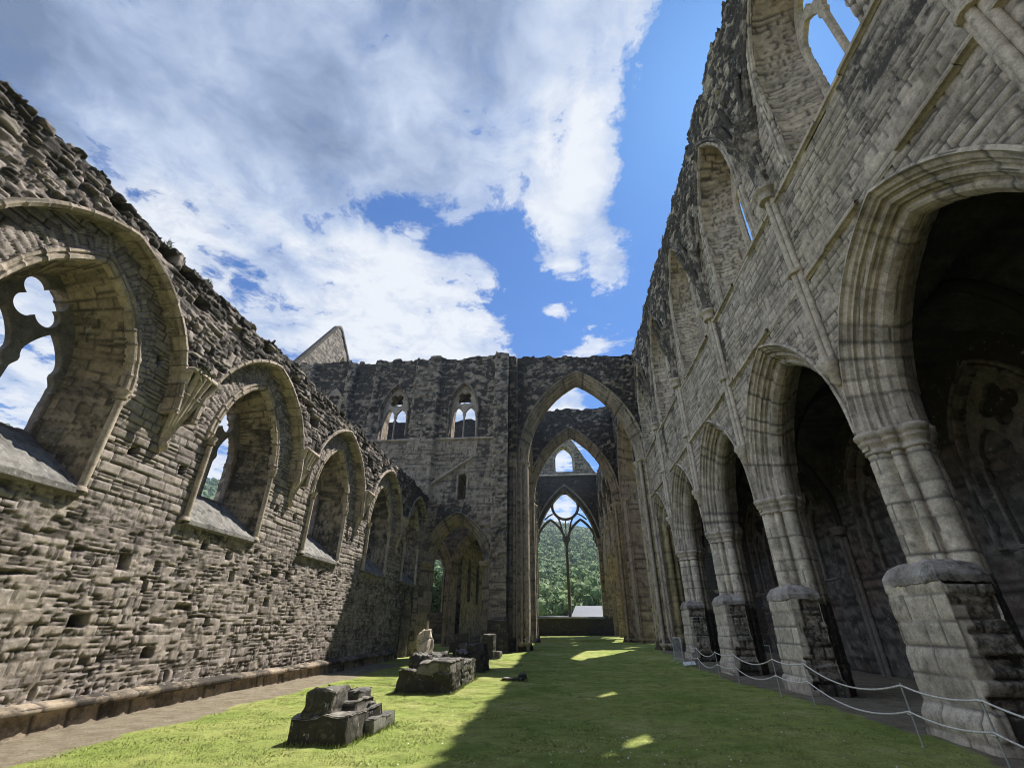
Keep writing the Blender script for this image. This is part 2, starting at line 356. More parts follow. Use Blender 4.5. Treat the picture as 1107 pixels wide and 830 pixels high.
def leaf_mat(name, c1, c2, sc=.25):
    mt = bpy.data.materials.new(name); mt.use_nodes = True; t = mt.node_tree; t.nodes.clear(); K = NT(t)
    pos = K.n('ShaderNodeNewGeometry').outputs['Position']
    tone = K.n('ShaderNodeAttribute', attribute_name='tone').outputs['Fac']
    col = K.ramp(tone, [(0., c1), (1., c2)])
    col = K.mix(1.0, col, K.ramp(K.noise(pos, sc*6, 5, .7), [(.3, .55), (.5, 1.), (.7, 1.35)]), 'MULTIPLY')
    bs = K.n('ShaderNodeBsdfPrincipled', {'Base Color': col, 'Roughness': .75}); bs.inputs['Specular IOR Level'].default_value = .2
    K.n('ShaderNodeOutputMaterial', {'Surface': bs.outputs[0]}); return mt
M['wood'] = leaf_mat('woodland leaves', (.045, .095, .030), (.205, .265, .090), .12)
M['leaf'] = leaf_mat('bright leaves', (.05, .10, .03), (.12, .18, .06), .6)
M['weed'] = leaf_mat('wall plants', (.06, .08, .025), (.16, .18, .07), 2.)
M['blade'] = leaf_mat('grass blades', (.14, .200, .040), (.38, .395, .140), 1.)
# ------------------------------------------------------------------ geometry of the place (metres; y runs east along the nave)
NX = -8.8                                   # inner face of the north aisle wall
NTOP = 9.2
NB = [0.67+5.48*i for i in range(6)]        # centres of its bays (the first lies behind the camera)
SX, ST_ = 6.2, 1.3                          # inner face and thickness of the south arcade wall
PIER = [-1.69+5.47*i for i in range(7)]     # pier centres, last one is the crossing respond
STOP = 19.6
YT = 30.0                                   # west face of the crossing / transept wall
def ground_z(x, y):
    x = np.asarray(x, float); y = np.asarray(y, float)
    z = .10*sstep(1, 5.5, x)*sstep(4, 12, y) + .34*sstep(21, 32, y)*sstep(-9.5, -4, x) + .06*sstep(33, 43, y)
    z = z+.13*sstep(44.6, 44.75, y)*((x > -3.4) & (x < 7.0))
    z = z+.05*(fbm(x*.35, y*.35, 3)-.5)*2*((np.abs(x) < 14) & (y < 70))
    return z

# ------------------------------------------------------------------ ground
def build_ground():
    xs = np.unique(np.round(np.concatenate([[-800, -400, -200, -100, -60, -40, -25], np.arange(-18, -9, .6), np.arange(-9.2, 8, .12), np.arange(8.2, 16, .5), [20, 26, 40, 60, 100, 200, 400, 800]]), 3))
    ys = np.unique(np.round(np.concatenate([[-600, -100, -40, -15, -8], np.arange(-4, 4, .5), np.arange(4, 22, .12), np.arange(22, 48, .25), np.arange(48, 72, .6), [80, 100, 150, 250, 450, 820]]), 3))
    X, Y = np.meshgrid(xs, ys, indexing='ij'); Z = ground_z(X, Y)
    Z = Z+.018*(fbm(X*3, Y*3, 31, 3)-.5)*2*(np.abs(X) < 9)
    e1 = NX+1.75+.25*(fbm(Y*.5, Y*0, 8)-.5)*2-.10*np.maximum(0, (Y-10))/5     # worn earth along the aisle wall
    d1 = 1-sstep(-.25, .30, X-e1+.35*(fbm(X*2.2, Y*2.2, 12)-.5))
    e2 = 5.75-.25*sstep(6, 16, Y)+.3*(fbm(Y*.8, Y*0, 9)-.5)*2                    # earth under the south arcade
    d2 = sstep(-.20, .25, X-e2+.4*(fbm(X*2.2, Y*2.2, 13)-.5)); dirt = np.maximum(d1*(Y < 24), d2*(Y < 30.0)*(X < 12))
    a = Acc(); a.grid(np.stack([X, Y, Z], -1), tone=fbm(X*.6, Y*.6, 5), joint=dirt)
    mt = bpy.data.materials.new('lawn and worn earth'); mt.use_nodes = True; t = mt.node_tree; t.nodes.clear(); K = NT(t)
    pos = K.n('ShaderNodeNewGeometry').outputs['Position']
    n1 = K.noise(pos, .55, 6, .65); n2 = K.noise(pos, 3.2, 6, .7); n3 = K.noise(pos, 26., 6, .75); n4 = K.noise(pos, 110., 3, .7)
    g = K.ramp(n1, [(.28, (.150, .215, .042)), (.42, (.240, .300, .076)), (.56, (.315, .345, .108)), (.70, (.41, .40, .175))])
    g = K.mix(1.0, g, K.ramp(n2, [(.3, .62), (.5, 1.), (.72, 1.22)]), 'MULTIPLY')
    g = K.mix(1.0, g, K.ramp(n3, [(.28, .5), (.5, 1.), (.72, 1.35)]), 'MULTIPLY')
    g = K.mix(.8, g, K.ramp(n4, [(.3, .6), (.5, 1.), (.7, 1.35)]), 'MULTIPLY')
    d = K.ramp(n2, [(.3, (.155, .125, .085)), (.5, (.235, .20, .145)), (.7, (.30, .265, .20))])
    d = K.mix(1.0, d, K.ramp(n3, [(.3, .55), (.5, 1.), (.7, 1.3)]), 'MULTIPLY'); d = K.mix(1.0, d, K.ramp(n4, [(.3, .6), (.5, 1.), (.7, 1.4)]), 'MULTIPLY')
    dm = K.n('ShaderNodeAttribute', attribute_name='joint').outputs['Fac']
    dm = K.ramp(K.math('ADD', dm, K.math('MULTIPLY', K.math('SUBTRACT', n3, .5), .9)), [(.35, 0.), (.65, 1.)])
    c = K.mix(dm, g, d)
    hgt = K.math('ADD', K.math('MULTIPLY', n3, .6), K.math('MULTIPLY', n4, .4))
    bp = K.n('ShaderNodeBump', {'Height': hgt, 'Strength': .8, 'Distance': .05})
    bs = K.n('ShaderNodeBsdfPrincipled', {'Base Color': c, 'Roughness': .95, 'Normal': bp.outputs[0]}); bs.inputs['Specular IOR Level'].default_value = .1
    K.n('ShaderNodeOutputMaterial', {'Surface': bs.outputs[0]})
    tag(a.build('ground', mt), kind='structure')
    # short blades on the lawn, thinning out with distance
    rg = np.random.default_rng(5); n = 240000
    y = 5.0+(rg.random(n)**1.7)*21; x = rg.uniform(-7.6, 6.0, n)
    e1 = NX+1.80+.25*(fbm(y*.5, y*0, 8)-.5)*2-.10*np.maximum(0, (y-10))/5; e2 = 5.7-.25*sstep(6, 16, y)+.3*(fbm(y*.8, y*0, 9)-.5)*2
    ok = (x > e1+.35*(rg.random(n)-.3)) & (x < e2-.35*(rg.random(n)-.3)); x = x[ok]; y = y[ok]; n = len(x)
    clump = fbm(x*1.3, y*1.3, 77); ok = rg.random(n) < .35+clump; x = x[ok]; y = y[ok]; n = len(x); clump = clump[ok]
    z = ground_z(x, y); hgt = rg.uniform(.006, .020, n)*(.5+clump); wd = rg.uniform(.003, .007, n)*(1+.05*y); th = rg.uniform(0, 6.283, n)
    ln = rg.uniform(-.035, .035, (n, 2)); dx = np.cos(th)*wd; dy = np.sin(th)*wd
    Vt = np.stack([np.stack([x-dx, y-dy, z-.01], 1), np.stack([x+dx, y+dy, z-.01], 1), np.stack([x+ln[:, 0], y+ln[:, 1], z+hgt], 1)], 1).reshape(-1, 3)
    b = Acc(); b.add(Vt, f3=np.arange(3*n).reshape(n, 3), tone=np.repeat(np.clip(rg.random(n)*.7+clump*.5-.1, 0, 1), 3))
    for (x0, x1, y0, y1) in ((-4.18, -3.2, 8.12, 9.8), (-3.45, -3.1, 8.9, 10.0), (-4.46, -2.88, 13.9, 15.5), (-3.75, -2.95, 15.4, 18.4), (-4.35, -2.95, 20.1, 21.7), (-2.0, -1.2, 17.58, 18.1)):
        n = int(420*((x1-x0)+(y1-y0))); q = rg.random(n); sd4 = rg.integers(0, 4, n); w = rg.normal(size=n)*.035
        x = np.where(sd4 < 2, x0+(x1-x0)*q, np.where(sd4 == 2, x0+w, x1+w)); y = np.where(sd4 >= 2, y0+(y1-y0)*q, np.where(sd4 == 0, y0+w, y1+w)); z = ground_z(x, y)
        hg = rg.uniform(.02, .075, n); th = rg.uniform(0, 6.283, n); wd = rg.uniform(.004, .009, n); ln = rg.uniform(-.04, .04, (n, 2)); dx = np.cos(th)*wd; dy = np.sin(th)*wd
        b.add(np.stack([np.stack([x-dx, y-dy, z-.01], 1), np.stack([x+dx, y+dy, z-.01], 1), np.stack([x+ln[:, 0], y+ln[:, 1], z+hg], 1)], 1).reshape(-1, 3), f3=np.arange(3*n).reshape(n, 3), tone=np.repeat(rg.random(n)*.8, 3))
    tag(b.build('lawn_grass', M['blade']), 'short mown grass growing over the floor of the ruined nave', 'grass', kind='stuff')
build_ground()

def speck(a, z, t, s):
    """black crust broken by pale stones"""
    return .55*(fbm(a*2.6, z*3.2, s, 2)-.5)+.32*(.5-t)+.25*(fbm(a*.5, z*.5, s+3, 2)-.5)
def flat_wall(acc, plane, a, z, field, holes=(), top=None, bottom=None):
    A_, Z_ = np.meshgrid(np.asarray(a, float), np.asarray(z, float), indexing='ij')
    Ao, Zo = A_.copy(), Z_.copy()
    rm = np.zeros(A_.shape, bool); cellrm = np.zeros((A_.shape[0]-1, A_.shape[1]-1), bool)
    for h in holes:
        ins = h.inside(A_, Z_)
        cellrm |= ins[:-1, :-1] & ins[1:, :-1] & ins[:-1, 1:] & ins[1:, 1:]
        a2, z2 = h.snap(A_, Z_); Ao = np.where(ins, a2, Ao); Zo = np.where(ins, z2, Zo)
    if top is not None:
        tz = top(Ao); cl = Zo >= tz
        cellrm |= cl[:-1, :-1] & cl[1:, :-1] & cl[:-1, 1:] & cl[1:, 1:]
        Zo = np.minimum(Zo, tz)
    d, tone, joint, zone = field(Ao, Zo)
    acc.grid(plane(Ao, Zo, d), keep=~cellrm, tone=tone, joint=joint, zone=zone); return acc
def ragged(base, amp, seed, step=.38):
    def fn(a):
        k = np.floor(a/step+.8*vn2(a*.9, a*0, seed)); k2 = np.floor(a/(step*2.7))
        return base+amp*(h2(k, 0, seed)-.5)+amp*.9*(h2(k2, 1, seed)-.5)+amp*.5*(vn2(a*.35, a*0+.3, seed+2)-.5)
    return fn
def cap_strip(acc, plane, a, top, depth, st, seed, zone, n=12, skew=None):
    """ragged top of a wall from its front face back through its thickness"""
    a = np.asarray(a, float); t = np.linspace(0, depth, n)
    A_, T_ = np.meshgrid(a, t, indexing='ij'); Z_ = top(A_)
    k = masonry(A_, T_+33, st, seed); bump = np.where((T_ > 0), k[0]*2+.10*(fbm(A_*2.5, T_*2.5, seed+3)-.5), 0)
    acc.grid(plane(A_, Z_+bump, -T_), tone=k[1], joint=k[2], zone=zone)
def back_wall(acc, plane, a, z, depth, holes, top, zone=.4, seed=5):
    def fld(A_, Z_):
        k = masonry(A_, Z_, 'coursed', seed); return -depth-k[0]*0, k[1], k[2], np.full(A_.shape, zone)
    flat_wall(acc, plane, a, z, fld, holes, top)

# ------------------------------------------------------------------ plate tracery as a flat stone slab with pierced lights
def arch_pts(c, w, sp, rise, sill, n=10):
    A_ = Arch(c, w, sp, rise, sill); return A_.curve(2, n)
def cusped(c, w, sp, rise, sill, n=16, cusp=.16):
    """head of a light with a cusp on each side"""
    A_ = Arch(c, w, sp, rise, sill); P = A_.curve(2, n); out = []
    for x, z in P:
        if z > sp-.02:
            t = (z-sp)/rise; k = cusp*math.exp(-((t-.18)/.13)**2); x = x-math.copysign(k*w, x-c)
        out.append((x, z))
    return np.array(out)
def foil(cx, cz, r, k=4, n=8, rot=0.):
    """outline of k round lobes meeting in cusps"""
    th = np.linspace(0, 2*math.pi, k*n*2, endpoint=False); dl = (th-rot+math.pi/k) % (2*math.pi/k)-math.pi/k
    dc, rr = .56*r, .44*r; q = dc*np.cos(dl)+np.sqrt(np.maximum(rr*rr-(dc*np.sin(dl))**2, .0004*r*r))
    return np.stack([cx+q*np.cos(th), cz+q*np.sin(th)], 1)
DG = None
def plate(name, loops, to_world, thick, mat, parent, bevel=.03):
    cu = bpy.data.curves.new('t', 'CURVE'); cu.dimensions = '2D'; cu.fill_mode = 'BOTH'; cu.extrude = thick/2-bevel; cu.bevel_depth = bevel; cu.bevel_resolution = 1; cu.offset = -bevel
    for L in loops:
        sp = cu.splines.new('POLY'); sp.points.add(len(L)-1); sp.use_cyclic_u = True
        for p_, q in zip(sp.points, L): p_.co = (q[0], q[1], 0, 1)
    o = bpy.data.objects.new('t', cu); COL.objects.link(o); bpy.context.view_layer.update()
    me = bpy.data.meshes.new_from_object(o.evaluated_get(bpy.context.evaluated_depsgraph_get()))
    bpy.data.objects.remove(o)
    co = np.zeros(len(me.vertices)*3); me.vertices.foreach_get('co', co); co = co.reshape(-1, 3)
    tris = [tuple(p_.vertices) for p_ in me.polygons]
    f3 = [t for t in tris if len(t) == 3]; f4 = [t for t in tris if len(t) == 4]
    Wd = to_world(co[:, 0], co[:, 1], co[:, 2]); bpy.data.meshes.remove(me)
    fs = [np.array(f4, np.int32).reshape(-1, 4), np.array(f3, np.int32).reshape(-1, 3)]
    return make_mesh(name, Wd, fs, mat, parent, dict(tone=np.full(len(co), .5), joint=np.zeros(len(co)), zone=np.full(len(co), .1)), smooth=False)

# ================================================================== NORTH AISLE WALL
def north_aisle():
    t = thing('aisle_wall', 'long sunlit rubble wall of the aisle with five deep pointed windows and vault springers', 'wall', (NX, 15, 0))
    Pl = lambda a, z, d: np.stack([NX+d, a, z], -1)
    inner = [Arch(c, 1.42, 5.75, 2.28, 3.75) for c in NB]
    ribs = [Arch(c, 2.42, 5.78, 2.96) for c in NB]
    doors = [Arch(28.35, .62, 2.1, 1.0, .0)]
    top = ragged(NTOP, .17, 4, .34)
    btw = [(NB[i]+NB[i+1])/2 for i in range(5)]+[NB[-1]+2.74]
    a = np.concatenate([np.arange(-3, 3, .2), np.arange(3, 10, .028), np.arange(10, 16, .038), np.arange(16, 22, .055), np.arange(22, 30.01, .08)])
    z = np.arange(-.1, 9.75, .029)
    holes_small = [(9.1, 2.72, .11, .14), (9.95, 2.72, .07, .09), (12.5, 2.74, .09, .12), (11.19, 3.37, .08, .12), (8.61, 1.64, .17, .09), (10.48, 1.06, .13, .10), (8.32, 4.82, .09, .09), (9.73, 4.84, .09, .10), (12.19, 3.24, .10, .10), (12.03, 1.65, .07, .10), (8.07, 6.9, .09, .10), (14.9, 4.8, .09, .1), (15.3, 3.0, .09, .1), (20.5, 4.7, .09, .1), (13.8, 4.85, .09, .1), (19.2, 4.8, .09, .1), (14.4, 2.2, .1, .1), (17.4, 3.2, .09, .1), (6.6, 2.5, .12, .1), (6.9, 8.95, .2, .13), (7.6, 8.9, .25, .12), (8.2, 8.55, .2, .12), (10.9, 8.95, .2, .12), (12.6, 8.8, .22, .13), (13.7, 8.3, .2, .15), (14.2, 8.0, .25, .18), (18.6, 8.7, .2, .15), (19.5, 8.2, .25, .2), (5.6, 9.0, .15, .1), (24.6, 8.2, .2, .2)]
    def field(A_, Z_):
        d, tone, joint = masonry(A_, Z_, 'rubble', 101)
        d2, t2, j2 = masonry(A_, Z_, 'coursed', 102)
        k = sstep(3.4, 4.0, Z_+.5*(fbm(A_*.8, Z_*.8, 3)-.5)); d = d*(1-k)+d2*k; tone = np.where(k > .5, t2, tone); joint = joint*(1-k)+j2*k
        big = sstep(.9, .2, Z_+.8*(fbm(A_*.7, Z_*.7, 9)-.5)); d = d*(1+.5*big)
        zone = np.zeros(A_.shape); proj = np.zeros(A_.shape)
        inrib = np.zeros(A_.shape, bool)
        for R_, I_ in zip(ribs, inner):
            near = np.abs(A_-R_.c) < 2.75
            rin = near & ((Z_ < R_.sp) | R_.inside(A_, Z_)) & (np.abs(A_-R_.c) < R_.w+.0)
            inrib |= rin
            # radial voussoirs round the window head
            sgn = np.where(A_ >= I_.c, 1., -1.); dx = np.abs(A_-I_.c)+I_.e; dz = Z_-I_.sp; rr = np.hypot(dx, dz); an = np.arctan2(dz, dx)
            band = near & (dz > 0) & (rr > I_.r) & (rr < I_.r+.52+.06*np.sin(an*40)) & rin
            dm, tm, jm = masonry(rr-I_.r+sgn*9, an*I_.r+sgn*20, 'thin', 103)
            d = np.where(band, dm+.02, d); tone = np.where(band, tm, tone); joint = np.where(band, jm, joint)
        up = sstep(5.15, 6.7, Z_)
        for yb in btw:
            proj = np.maximum(proj, np.where((np.abs(A_-yb) < .05+.36*up) & (Z_ > 5.1), .36*up, 0))
        over = (~inrib) & (Z_ > 6.3); proj = np.where(over, np.maximum(proj, .36), proj)
        d3, t3, j3 = masonry(A_, Z_, 'broken', 104); rag = over & (Z_ > 6.9)
        d = np.where(rag, d3*.8, d); tone = np.where(rag, t3*.75, tone); joint = np.where(rag, j3, joint)
        zone = np.where(rag, .22+.15*sstep(8.4, 9.2, Z_)+.8*speck(A_, Z_, t3, 93), .06*sstep(.5, .65, fbm(A_*.7, Z_*.9, 71)))
        zone = zone+.30*sstep(24, 27, A_)
        for (ha, hz, hw, hh) in holes_small:
            q = np.maximum(np.abs(A_-ha)/hw, np.abs(Z_-hz)/hh); k = sstep(1.15, .85, q); d = d-.30*k; joint = np.maximum(joint, k)
        edge = np.zeros(A_.shape)
        return d+proj, tone, joint, zone
    w = Acc(); flat_wall(w, Pl, a, z, field, inner+doors, top)
    cap_strip(w, lambda A_, Z_, D: np.stack([NX+.30+D, A_, Z_], -1), a[::2], top, 1.75, 'broken', 107, .45)
    outer = [Arch(c, 1.15, 5.95, 1.9, 4.6) for c in NB]
    back_wall(w, Pl, np.arange(-3, 30.1, .3), np.arange(0, 9.7, .3), 1.4, outer, top)
    w.build('wall_face', M['rubble'], t)
    # plinth bench along the foot of the wall
    yy = np.arange(-3, 26.9, .07); prof = [(-.03, .44), (.05, .43), (.20, .385), (.215, .36), (.21, .31), (.19, .285), (.07, .275), (.06, .22), (.09, .05), (.12, -.12)]
    P = np.stack([np.stack([np.full(len(yy), NX+x+.02), yy, np.full(len(yy), zz)], 1) for x, zz in prof])
    b = Acc(); P = np.repeat(P, 1, 0)
    C = [P[i] for i in range(len(P))]; loft(b, C, 3, 'block', 111, 1, zone=lambda Q: .24+.5*(fbm(Q[..., 1]*1.3, Q[..., 2]*3, 4)-.5)-.10*(Q[..., 2] < .27)+.05, ampk=.7)
    b.build('plinth', M['tower'], t)
    for i, c in enumerate(NB):
        if i == 0: continue
        # embrasure, sloped sill, nook shafts, plate tracery
        I_ = inner[i]; O_ = Arch(c, .95, 5.95, 1.80, 4.72); O2 = Arch(c, 1.15, 5.95, 1.9, 4.6)
        c3 = lambda q, x: np.stack([np.full(len(q), x), q[:, 0], q[:, 1]], 1)
        Ci, Co, Co2 = I_.curve(14, 24), O_.curve(14, 24), O2.curve(14, 24)
        e = Acc(); ro = .045 if i < 3 else .08
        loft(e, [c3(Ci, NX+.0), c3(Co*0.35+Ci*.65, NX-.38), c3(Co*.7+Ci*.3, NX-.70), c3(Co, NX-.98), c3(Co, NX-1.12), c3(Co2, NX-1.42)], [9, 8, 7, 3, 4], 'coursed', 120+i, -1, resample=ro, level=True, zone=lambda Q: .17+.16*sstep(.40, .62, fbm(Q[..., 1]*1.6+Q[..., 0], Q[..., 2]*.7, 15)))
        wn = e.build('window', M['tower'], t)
        s_ = Acc(); ua = np.linspace(-1, 1, 90); tt = np.linspace(0, 1, 50); UA, TT = np.meshgrid(ua, tt, indexing='ij')
        hw = (1.40*(1-TT)+.95*TT)
        X_ = NX+.10-1.12*TT; Y_ = c+UA*hw; Z_ = 3.80+.95*TT+.05*(fbm(Y_*3, X_*3, 6)-.5)+(.07*(fbm(Y_*11, X_*11, 7, 3)-.5)+.06*(fbm(Y_*4.5, X_*4.5, 9, 2)-.5))*np.minimum(1, TT*14)
        s_.grid(np.stack([X_, Y_, Z_], -1), tone=fbm(Y_*7, X_*7, 2), zone=.22*sstep(.5, .62, fbm(Y_*2.4, X_*2.4, 18)))
        yl = np.linspace(c-1.44, c+1.44, 40)
        for q0, q1, q2, q3 in ((NX+.10, 3.80, NX+.11, 3.70), (NX+.11, 3.70, NX-.06, 3.66)):
            s_.grid(np.stack([np.stack([np.full(40, q0), yl, q1+.05*(fbm(yl*3, yl*0+NX*3, 6)-.5)], 1), np.stack([np.full(40, q2), yl, np.full(40, q3)], 1)]), tone=.4)
        s_.build('sill', M['sill'], wn)
        for sg in (-1, 1):
            sh = Acc(); yq = c+sg*(I_.w-.02); zz = np.arange(3.86, 5.66, .05)
            sh.tube(np.stack([np.full(len(zz), NX+.05), np.full(len(zz), yq), zz], 1), .072, 10, zone=.10)
            zc_ = np.array([5.64, 5.68, 5.74, 5.80, 5.84]); sh.tube(np.stack([np.full(5, NX+.05), np.full(5, yq), zc_], 1), np.array([.08, .11, .085, .13, .13]), 12)
            zc_ = np.array([3.76, 3.82, 3.88]); sh.tube(np.stack([np.full(3, NX+.02), np.full(3, yq), zc_], 1), np.array([.14, .12, .08]), 10)
            sh.build('nook_shaft', M['ashlar'], wn)
        rm = Acc(); g = I_.grow(.035).curve(2, 40, arch_only=True); loft(rm, [c3(I_.grow(x).curve(2, 60, arch_only=True), NX+y) for x, y in ((-.05, -.12), (-.05, .0), (-.02, .06), (.03, .07), (.06, .03), (.08, .03), (.10, .07), (.15, .06), (.17, .0))], 3, 'block', 130+i, 1, resample=.05)
        rm.build('arch_moulding', M['ashlar'], wn, smooth=False)
        oc = Arch(c, 1.02, 5.95, 1.88, 4.6).curve(2, 14)
        k = .47
        L1 = cusped(c-k, .425, 5.72, .95, 4.74, cusp=.22); L2 = cusped(c+k, .425, 5.72, .95, 4.74, cusp=.22); F = foil(c, 7.10, .50, 4, 8, math.pi/4)
        plate('tracery', [oc, L1, L2, F], lambda x, y, z: np.stack([NX-1.02+z, x, y], 1), .17, M['dark'], wn)
    # wall ribs of the lost vault
    for i, R_ in enumerate(ribs):
        r_a = Acc(); c3 = lambda q, x: np.stack([np.full(len(q), x), q[:, 0], q[:, 1]], 1)
        rs = .028 if i < 3 else .07
        loft(r_a, [c3(R_.grow(x).curve(2, 60, arch_only=True), NX+y) for x, y in ((-.02, -.03), (-.02, .22), (-.05, .30), (-.05, .35), (.0, .40), (.06, .39), (.09, .32))], 3, 'block', 140+i, 1, resample=rs, ampk=.6, zone=lambda Q: .20*(Q[..., 0] < NX+.31))
        r_a.build('wall_rib', M['ashlar'], t, smooth=False)
    for i, yb in enumerate(btw[:]):
        cb = Acc()
        for off, lean in ((-.22, -.12), (-.09, -.05), (.0, 0), (.10, .05), (.23, .12)):
            zz = np.linspace(5.15, 6.85, 26); tt = (zz-5.15)/1.7
            fan = tt**1.3
            cb.tube(np.stack([NX+.03+.42*fan-.10*abs(off), yb+(off+lean)*(.12+1.15*fan), zz], 1), .05+.03*tt, 8, tone=.6, zone=.12)
        cb.tube([(NX+.02, yb, 5.02), (NX+.08, yb, 5.10), (NX+.08, yb, 5.2)], [.03, .10, .09], 10, tone=.4)
        cb.box(NX+.0, NX+.50, yb-.42, yb+.42, 6.83, 6.93, tone=.5, zone=.2)
        cb.build('corbel', M['ashlar'], t)
    dr = Acc(); D = doors[0]; c3 = lambda q, x: np.stack([np.full(len(q), x), q[:, 0], q[:, 1]], 1)
    loft(dr, [c3(D.grow(.2).curve(12, 20, z0=0), NX+.05), c3(D.grow(.1).curve(12, 20, z0=0), NX+.02), c3(D.curve(12, 20, z0=0), NX-.05), c3(D.curve(12, 20, z0=0), NX-1.2)], [3, 3, 8], 'ashlar', 150, -1)
    dr.build('doorway', M['dark'], t)
    dk = Acc(); dk.box(NX-1.3, NX-1.2, 27.6, 29.1, 0, 3.2); dk.build('blocked_opening', M['dark'], t)
north_aisle()
# ================================================================== ARCADE WALLS (nave south, presbytery)
SBAY = [(PIER[i]+PIER[i+1])/2 for i in range(6)]
ARCH_PROF = [(.82, -.0), (.82, -.07), (.74, -.09), (.71, -.02), (.68, .0), (.62, .03), (.585, .09), (.54, .11), (.535, .18), (.49, .22), (.43, .20), (.37, .23), (.35, .31), (.30, .35), (.29, .43), (.23, .46), (.16, .44), (.09, .48), (.04, .56), (0., .64), (0., .70)]
ARCH_PROF = [(r*.80, x*.92) for r, x in ARCH_PROF]
def arcade_wall(name, label, X0, side, bays, piers, top_z, a_step, z_step, detail, y_lo, y_hi, seed, loc):
    """side=+1: the face looks towards -x (south arcade); side=-1: mirrored"""
    t = thing(name, label, 'wall', loc)
    Pl = lambda a, z, d: np.stack([X0-side*d, a, z], -1)
    arches = [Arch(c, 2.08, 5.05, 3.17, -1) for c in bays]
    opens = [A_.grow(.55) for A_ in arches]
    cler = [Arch(c, 1.45, 14.7, 3.35, 11.72) for c in bays]
    ribs = [Arch(c, 2.62, 12.2, 6.15) for c in bays]
    top = ragged(top_z, .42, seed, .42)
    a = np.arange(y_lo, y_hi+.01, a_step) if np.isscalar(a_step) else a_step
    z = np.arange(4.7, top_z+.7, z_step)
    def field(A_, Z_):
        d, tone, joint = masonry(A_, Z_, 'coursed', seed+1)
        zone = .30*sstep(.50, .64, fbm(A_*1.1, Z_*.16, seed+5, 4))*sstep(8.8, 10.6, Z_)+.10*sstep(.5, .65, fbm(A_*.5, Z_*.5, seed+6, 3))   # run-off streaks
        rag = np.zeros(A_.shape, bool)
        for R_ in ribs:
            near = np.abs(A_-R_.c) <= 2.735
            rag |= near & (Z_ > 13.0) & ~R_.inside(A_, Z_)
        rag |= Z_ > 18.4
        d3, t3, j3 = masonry(A_, Z_, 'broken', seed+2)
        d = np.where(rag, d3+.10*sstep(13, 15, Z_), d); tone = np.where(rag, t3*.7, tone); joint = np.where(rag, j3, joint)
        zone = np.where(rag, .30+.12*sstep(16, 19, Z_)+speck(A_, Z_, t3, seed+8), zone)
        return d, tone, joint, zone
    w = Acc(); flat_wall(w, Pl, a, z, field, opens+cler, top)
    cap_strip(w, Pl, a[::2], top, ST_, 'broken', seed+3, .42)
    cl_out = [Arch(c, 1.0, 15.4, 2.35, 12.0) for c in bays]
    back_wall(w, Pl, np.arange(y_lo, y_hi+.1, .3), np.arange(4.7, top_z+.6, .3), ST_, opens+cl_out, top, .3, seed+4)
    # end faces
    for ye in (y_lo, y_hi):
        zz = np.arange(4.7, top(np.array([ye]))[0], .4); xx = np.linspace(X0, X0+side*ST_, 6)
        XX, ZZ = np.meshgrid(xx, zz, indexing='ij'); w.grid(np.stack([XX, np.full(XX.shape, ye), ZZ], -1), zone=.3)
    w.build('wall_face', M['grey'], t)
    c3 = lambda q, x: np.stack([np.full(len(q), x), q[:, 0], q[:, 1]], 1)
    for i, (c, A_, K_) in enumerate(zip(bays, arches, cler)):
        m_ = Acc(); rs = (.06 if abs(c-9) < 7 else .1) if detail else .2
        prof = [(r, x) for r, x in ARCH_PROF] + [(r, ST_-x) for r, x in ARCH_PROF[::-1]]
        if not detail: prof = prof[::2]
        loft(m_, [c3(A_.grow(r).curve(4, 40, z0=4.95), X0+side*x) for r, x in prof], 2 if detail else 1 if False else 2, 'ashlar', seed+20+i, -side, resample=rs, ampk=.7,
             zone=lambda Q: .05)
        m_.build('arch', M['ashlar'], t, smooth=False)
        # clerestory window
        e = Acc(); O_ = Arch(c, .97, 15.4, 2.30, 11.9)
        loft(e, [c3(K_.grow(.0).curve(16, 26), X0), c3(K_.curve(16, 26), X0+side*.25), c3(Arch(c, 1.0, 15.4, 2.35, 11.88).curve(16, 26), X0+side*1.1), c3(O_.curve(16, 26), X0+side*ST_)], [4, 14, 4], 'coursed', seed+40+i, -side, resample=.06 if detail else .3, level=True)
        si = Acc()
        wn = e.build('window', M['grey'], t)
        ua = np.linspace(-1, 1, 14); tt = np.linspace(0, 1, 8); UA, TT = np.meshgrid(ua, tt, indexing='ij'); hw = 1.50*(1-TT)+.97*TT
        si.grid(np.stack([X0-side*.03+side*(ST_-.1)*TT, c+UA*hw, 11.72+.22*TT], -1), tone=.4, zone=.15); si.build('sill', M['grey'], wn)
        mo = Acc()
        for r0 in ((.02, .08, .16), (.18, .25, .33)):
            loft(mo, [c3(K_.grow(x).curve(16, 30), X0-side*y) for x, y in ((r0[0], .0), (r0[0]+.02, .07), (r0[1], .10), (r0[2]-.02, .07), (r0[2], .0))], 2, 'block', seed+60+i, side, resample=.1)
        mo.build('arch_moulding', M['ashlar'], wn, smooth=False)
        oc = Arch(c, 1.04, 15.4, 2.42, 11.85).curve(2, 12)
        L1 = cusped(c-.485, .425, 15.35, .80, 11.95); L2 = cusped(c+.485, .425, 15.35, .80, 11.95); F = foil(c, 16.72, .55, 4, 8, math.pi/2)
        plate('tracery', [oc, L1, L2, F], lambda x, y, z_: np.stack([X0+side*(1.14+z_), x, y], 1), .16, M['ashlar'], wn)
        # wall rib over the window
        R_ = ribs[i]; rb = Acc()
        loft(rb, [c3(R_.grow(x).curve(2, 60, arch_only=True), X0-side*y) for x, y in ((-.10, .0), (-.10, .10), (-.05, .16), (.02, .16), (.07, .20), (.10, .10))], 2, 'block', seed+80+i, side, resample=.10, zone=lambda Q: .25+.1*sstep(14, 17, Q[..., 2]))
        rb.build('wall_rib', M['ashlar'], t, smooth=False)
